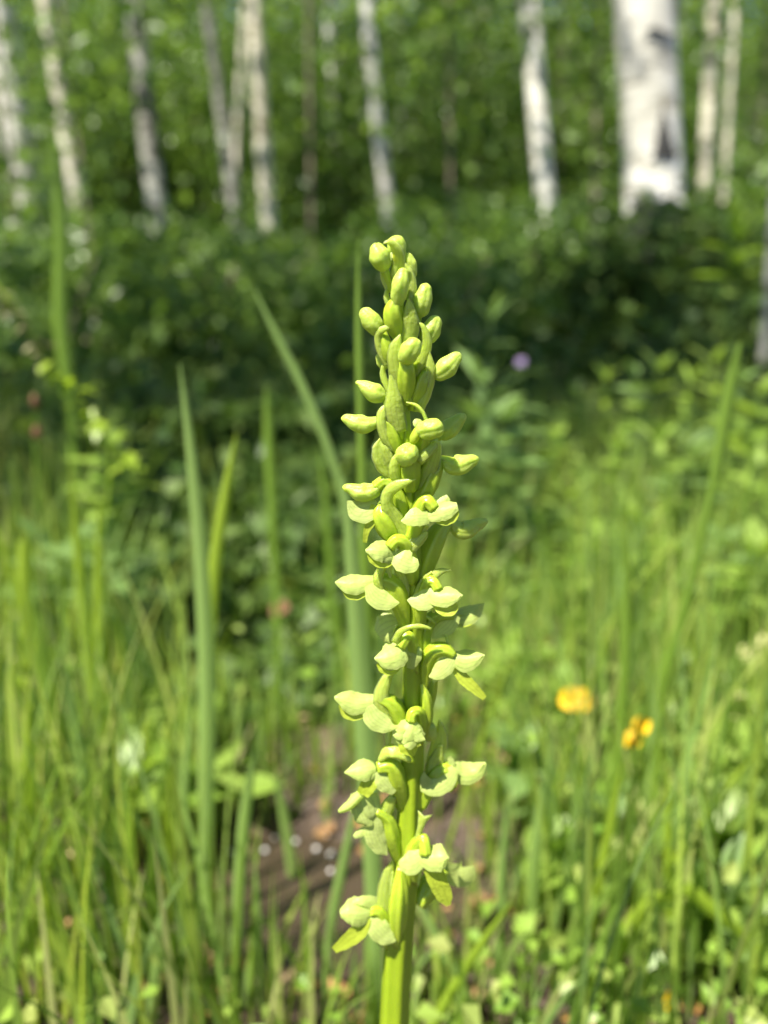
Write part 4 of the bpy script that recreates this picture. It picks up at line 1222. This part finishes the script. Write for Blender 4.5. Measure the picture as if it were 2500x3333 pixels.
floret(3, 'flower', ('hood', [(1000, 330, 4.8), (1050, 370, 5.8), (1140, 372, 6.4), (1215, 378, 6.6), (1262, 380, 6.6)], (130, 170, 160, 90, 8)),
       ('sepal', [(1010, 385, 5), (910, 425, 5.4), (830, 432, 5), (762, 424, 4.6)], (130, 146, 104, 8)),
       ('lip', [(1010, 430, 4.8), (1080, 470, 5.6), (1150, 480, 6), (1205, 450, 6)], (60, 140, 140, 60)),
       ('ovary', [(870, 660, 0.4), (880, 460, 1.4), (940, 270, 3), (1000, 260, 3.8), (1040, 330, 4.6)], (50, 56, 46, 40, 42)),
       ('bract', [(820, 420, 2.2), (900, 260, 2.8), (985, 165, 3)], (40, 46, 12)),
       ('bract', [(930, 340, 3.2), (960, 250, 3.4), (1050, 175, 2), (1165, 150, 0.4)], (60, 76, 56, 8)),
       ('tube', [(985, 460, 3.8), (995, 500, 4), (1000, 535, 4)], (18, 20, 12), dict(mat='sepal')))
floret(3, 'flower', ('hood', [(1180, 570, -3.6), (1270, 560, -4), (1370, 520, -4), (1455, 455, -4)], (110, 160, 120, 8)),
       ('sepal', [(1195, 550, -2), (1125, 640, -1.6), (1045, 710, -1.4), (984, 768, -1.4)], (90, 140, 110, 8)),
       ('lip', [(1210, 590, -3.6), (1290, 610, -3.8), (1390, 570, -3.8)], (60, 90, 20)),
       ('ovary', [(900, 860, -0.8), (930, 660, -1.8), (1040, 560, -2.4), (1180, 560, -3)], (56, 64, 56, 44)),
       ('tube', [(930, 570, 0), (975, 600, 0), (1020, 640, -0.4)], (16, 14, 8)))
floret(3, 'flower', ('sepal', [(700, 640, -1.2), (640, 660, -0.8), (560, 700, -0.6), (500, 740, -0.8)], (110, 210, 230, 110), dict(cup=0.25)),
       ('tube', [(700, 615, 0.4), (645, 690, 0.6), (640, 770, 0.6)], (10, 11, 7)),
       ('ovary', [(790, 860, -0.4), (740, 740, -0.8), (700, 640, -1)], (40, 44, 36)))
floret(3, 'flower', ('hood', [(720, 850, 4.6), (660, 890, 6), (570, 930, 6.8), (466, 948, 6.8)], (170, 220, 180, 16)),
       ('lip', [(700, 960, 5), (620, 1010, 5.8), (555, 1010, 6.2), (500, 980, 6.2)], (80, 140, 120, 50)),
       ('ovary', [(830, 1060, 0.8), (810, 860, 2.2), (770, 750, 3.6), (700, 850, 4.6)], (46, 50, 46, 42)),
       ('bract', [(655, 810, 5), (700, 715, 5.6), (790, 668, 6), (890, 660, 6), (982, 684, 5.8)], (66, 52, 38, 34, 16)),
       ('sepal', [(770, 830, 3), (815, 920, 3.4), (790, 1042, 3.2)], (110, 130, 50)))
floret(3, 'flower', ('hood', [(1175, 925, 2.6), (1270, 950, 3.2), (1370, 940, 3.4), (1460, 918, 3.4)], (90, 180, 130, 8)),
       ('ovary', [(910, 1200, 0), (930, 1000, 0.6), (1000, 885, 1.4), (1100, 870, 2), (1185, 925, 2.6)], (40, 56, 62, 54, 30)),
       ('sepal', [(1180, 925, 2.8), (1115, 1010, 3.4), (1030, 1085, 3.6), (958, 1115, 3.4)], (50, 124, 100, 10)),
       ('sepal', [(1060, 1080, 2.8), (1020, 1130, 2.8), (1000, 1170, 2.6)], (70, 56, 8)),
       ('lip', [(1190, 1030, 2.6), (1270, 1130, 3.4), (1370, 1222, 4), (1460, 1308, 4.2)], (60, 88, 72, 40)),
       ('tube', [(1105, 735, 0), (1120, 790, 0.6), (1112, 860, 1)], (10, 13, 10)),
       ('bract', [(1000, 960, 0.2), (960, 1060, 0.8), (930, 1180, 0.8)], (120, 110, 40)))
floret(3, 'bud', ('ovary', [(900, 1640, 0.6), (935, 1460, 1.2), (925, 1300, 1.4), (890, 1180, 1.2)], (46, 52, 44, 12)),
       ('bract', [(930, 1600, 1.2), (955, 1440, 1.6), (945, 1290, 1.6), (880, 1180, 1.4)], (30, 44, 44, 10)))
floret(3, 'bud', ('ovary', [(910, 1480, -2), (950, 1300, -2.2), (1000, 1130, -2)], (50, 62, 34)))
floret(3, 'bud', ('petal', [(760, 1330, 0.4), (715, 1350, 0.6), (680, 1400, 0.6)], (30, 66, 26)))
floret(3, 'flower', ('hood', [(490, 1305, 3), (390, 1335, 3.6), (290, 1338, 4), (190, 1308, 4), (106, 1298, 3.8)], (80, 140, 180, 130, 24)),
       ('lip', [(395, 1390, 3.2), (310, 1430, 3.6), (220, 1425, 3.7), (155, 1360, 3.6)], (60, 120, 100, 24)),
       ('sepal', [(410, 1380, 4), (470, 1485, 4.8), (570, 1550, 5), (664, 1575, 4.8)], (90, 156, 116, 8)),
       ('ovary', [(770, 1700, 0.8), (690, 1480, 2), (610, 1350, 2.6), (490, 1300, 2.8)], (46, 74, 66, 42)),
       ('bract', [(640, 1520, 3.2), (550, 1400, 3.8), (530, 1270, 3.8), (580, 1130, 3.4), (650, 1050, 2.8)], (50, 120, 110, 76, 20)))
floret(4, 'flower', ('hood', [(800, -20, 5), (785, 50, 6.4), (760, 130, 7.2), (735, 205, 7.4)], (140, 240, 210, 60), dict(cup=0.55)),
       ('petal', [(720, 60, 6.6), (690, 120, 6.8), (634, 122, 6.8)], (60, 70, 8)),
       ('petal', [(820, 80, 6.6), (860, 130, 6.8), (924, 162, 6.8)], (80, 90, 8)),
       ('petal', [(700, 120, 6.4), (700, 170, 6.6), (715, 200, 6.6)], (80, 60, 10)),
       ('lip', [(790, 160, 6.2), (785, 230, 6.6), (820, 305, 6.6)], (150, 156, 20)),
       ('ovary', [(860, 180, 1), (890, 0, 2.2), (865, -90, 3.6), (810, -80, 4.6), (795, -10, 5)], (46, 48, 40, 40, 44)),
       ('tube', [(605, 50, 2.6), (595, 130, 2.8), (590, 215, 2.8)], (24, 30, 18), dict(mat='sepal')))
floret(4, 'bud', ('bud', [(900, -20, 0), (940, 40, 0), (965, 110, -0.4), (990, 160, -0.6)], (30, 66, 62, 20)))
floret(4, 'flower', ('hood', [(480, 415, 3.6), (400, 420, 4.6), (300, 436, 5), (196, 456, 5)], (110, 170, 130, 12)),
       ('lip', [(460, 480, 4), (410, 570, 4.6), (360, 655, 4.8)], (110, 120, 90)),
       ('sepal', [(488, 450, 4), (560, 545, 4.6), (645, 640, 4.6)], (40, 140, 40)),
       ('ovary', [(720, 760, 0.8), (670, 540, 1.8), (610, 400, 2.8), (490, 410, 3.6)], (50, 84, 70, 42)),
       ('bract', [(505, 350, 3.8), (590, 265, 4.4), (690, 280, 4.8), (795, 352, 4.8)], (30, 100, 84, 34), dict(hint=HUP)))
floret(4, 'flower', ('hood', [(1180, 420, 0.4), (1270, 450, 0), (1370, 440, -0.2), (1470, 370, -0.2)], (100, 170, 140, 20)),
       ('sepal', [(1195, 420, 1), (1110, 520, 1.8), (1000, 590, 2.2), (880, 596, 2.2)], (60, 150, 130, 40)),
       ('sepal', [(960, 590, 2), (920, 520, 2.2), (912, 452, 2.2)], (110, 70, 10)),
       ('lip', [(1190, 470, 1), (1175, 550, 1.6), (1140, 630, 1.6)], (40, 64, 24)),
       ('bract', [(960, 560, 0), (1020, 380, 0), (1062, 210, -0.2)], (120, 124, 30)),
       ('ovary', [(880, 760, 0), (960, 560, -0.6), (1060, 430, -0.6), (1180, 430, 0)], (50, 70, 66, 36)),
       ('petal', [(1140, 315, -0.2), (1165, 370, 0), (1190, 440, 0.2)], (30, 46, 20)),
       ('bract', [(990, 420, -1), (1050, 200, -1.4), (1060, 60, -1.6), (1050, -20, -1.6)], (110, 120, 60, 8)))
floret(4, 'flower', ('hood', [(325, 630, 3.4), (350, 720, 4.4), (400, 840, 4.8), (395, 930, 4.4)], (130, 250, 220, 60), dict(cup=0.4, hint=HFR)),
       ('tube', [(340, 650, 4.4), (255, 735, 5.2), (200, 775, 5.4), (148, 805, 5.4)], (44, 42, 36, 18), dict(mat='sepal')),
       ('petal', [(400, 950, 3.6), (340, 1000, 3.8), (282, 1036, 3.8)], (30, 60, 30)),
       ('sepal', [(470, 830, 3.8), (465, 990, 4.4), (515, 1120, 4.6), (584, 1200, 4.4)], (60, 146, 126, 8)),
       ('bract', [(545, 1080, 2.6), (550, 900, 3), (590, 760, 3.2), (645, 665, 3.2)], (50, 94, 96, 56), dict(notch=0.8)),
       ('ovary', [(680, 1220, 0.8), (620, 1020, 2), (590, 880, 2.6), (480, 800, 3.4)], (50, 72, 50, 30)))
floret(4, 'flower', ('hood', [(900, 1180, 6), (980, 1215, 7), (1070, 1215, 7.6), (1138, 1222, 7.6)], (150, 190, 180, 8)),
       ('sepal', [(900, 1215, 6), (800, 1270, 6.6), (735, 1275, 6.6), (686, 1262, 6.4)], (110, 164, 120, 30)),
       ('lip', [(985, 1300, 6), (1040, 1440, 6.6), (1100, 1570, 6.8), (1135, 1652, 6.8)], (140, 140, 116, 30)),
       ('ovary', [(820, 1420, 0.8), (800, 1200, 2.4), (860, 1080, 3.8), (910, 1060, 4.8), (925, 1190, 6)], (56, 64, 46, 44, 50)),
       ('bract', [(835, 1170, 3.6), (855, 1060, 4.2), (885, 940, 4.6), (925, 820, 4.6)], (70, 46, 50, 110), dict(notch=0.9)),
       ('tube', [(900, 1290, 4.4), (875, 1380, 4.6), (860, 1475, 4.6)], (14, 12, 6), dict(mat='sepal')))
floret(4, 'flower', ('sepal', [(1080, 1290, -5), (1180, 1370, -6), (1290, 1380, -6), (1365, 1300, -6)], (60, 190, 170, 20), dict(hint=(0, -1, 0.1))),
       ('bract', [(850, 1610, -2), (940, 1585, -3), (1050, 1540, -4)], (70, 100, 40)),
       ('ovary', [(860, 1640, -1), (960, 1480, -3), (1080, 1310, -5)], (60, 90, 60)))
floret(5, 'flower', ('hood', [(590, 590, 3), (490, 600, 4.4), (390, 600, 5), (296, 622, 5)], (120, 200, 180, 60)),
       ('lip', [(500, 650, 4), (465, 770, 4.8), (360, 862, 5.2), (242, 948, 5.2)], (120, 124, 104, 50)),
       ('petal', [(660, 560, 2), (550, 510, 3), (470, 505, 3.4), (410, 520, 3.4)], (120, 80, 56, 20), dict(hint=HUP)),
       ('sepal', [(565, 650, 3.8), (630, 750, 4.8), (715, 830, 5), (795, 866, 4.8)], (40, 150, 130, 14)),
       ('petal', [(610, 780, 3.6), (650, 860, 4), (675, 930, 4)], (60, 70, 8)),
       ('ovary', [(740, 900, 0.8), (690, 700, 1.6), (640, 600, 2.2), (560, 590, 3)], (50, 64, 56, 46)),
       ('bract', [(700, 860, 1.8), (690, 560, 2.4), (725, 300, 2.8), (768, 135, 2.8)], (60, 120, 100, 8)))
floret(5, 'bud', ('ovary', [(810, 900, 2), (815, 620, 2.8), (830, 400, 3), (835, 200, 2.6)], (40, 76, 70, 24), dict(rib=0.1, twist=0.5)),
       ('bract', [(800, 840, 2.6), (785, 600, 3.2), (770, 380, 3.2), (768, 240, 3)], (16, 40, 50, 12)))
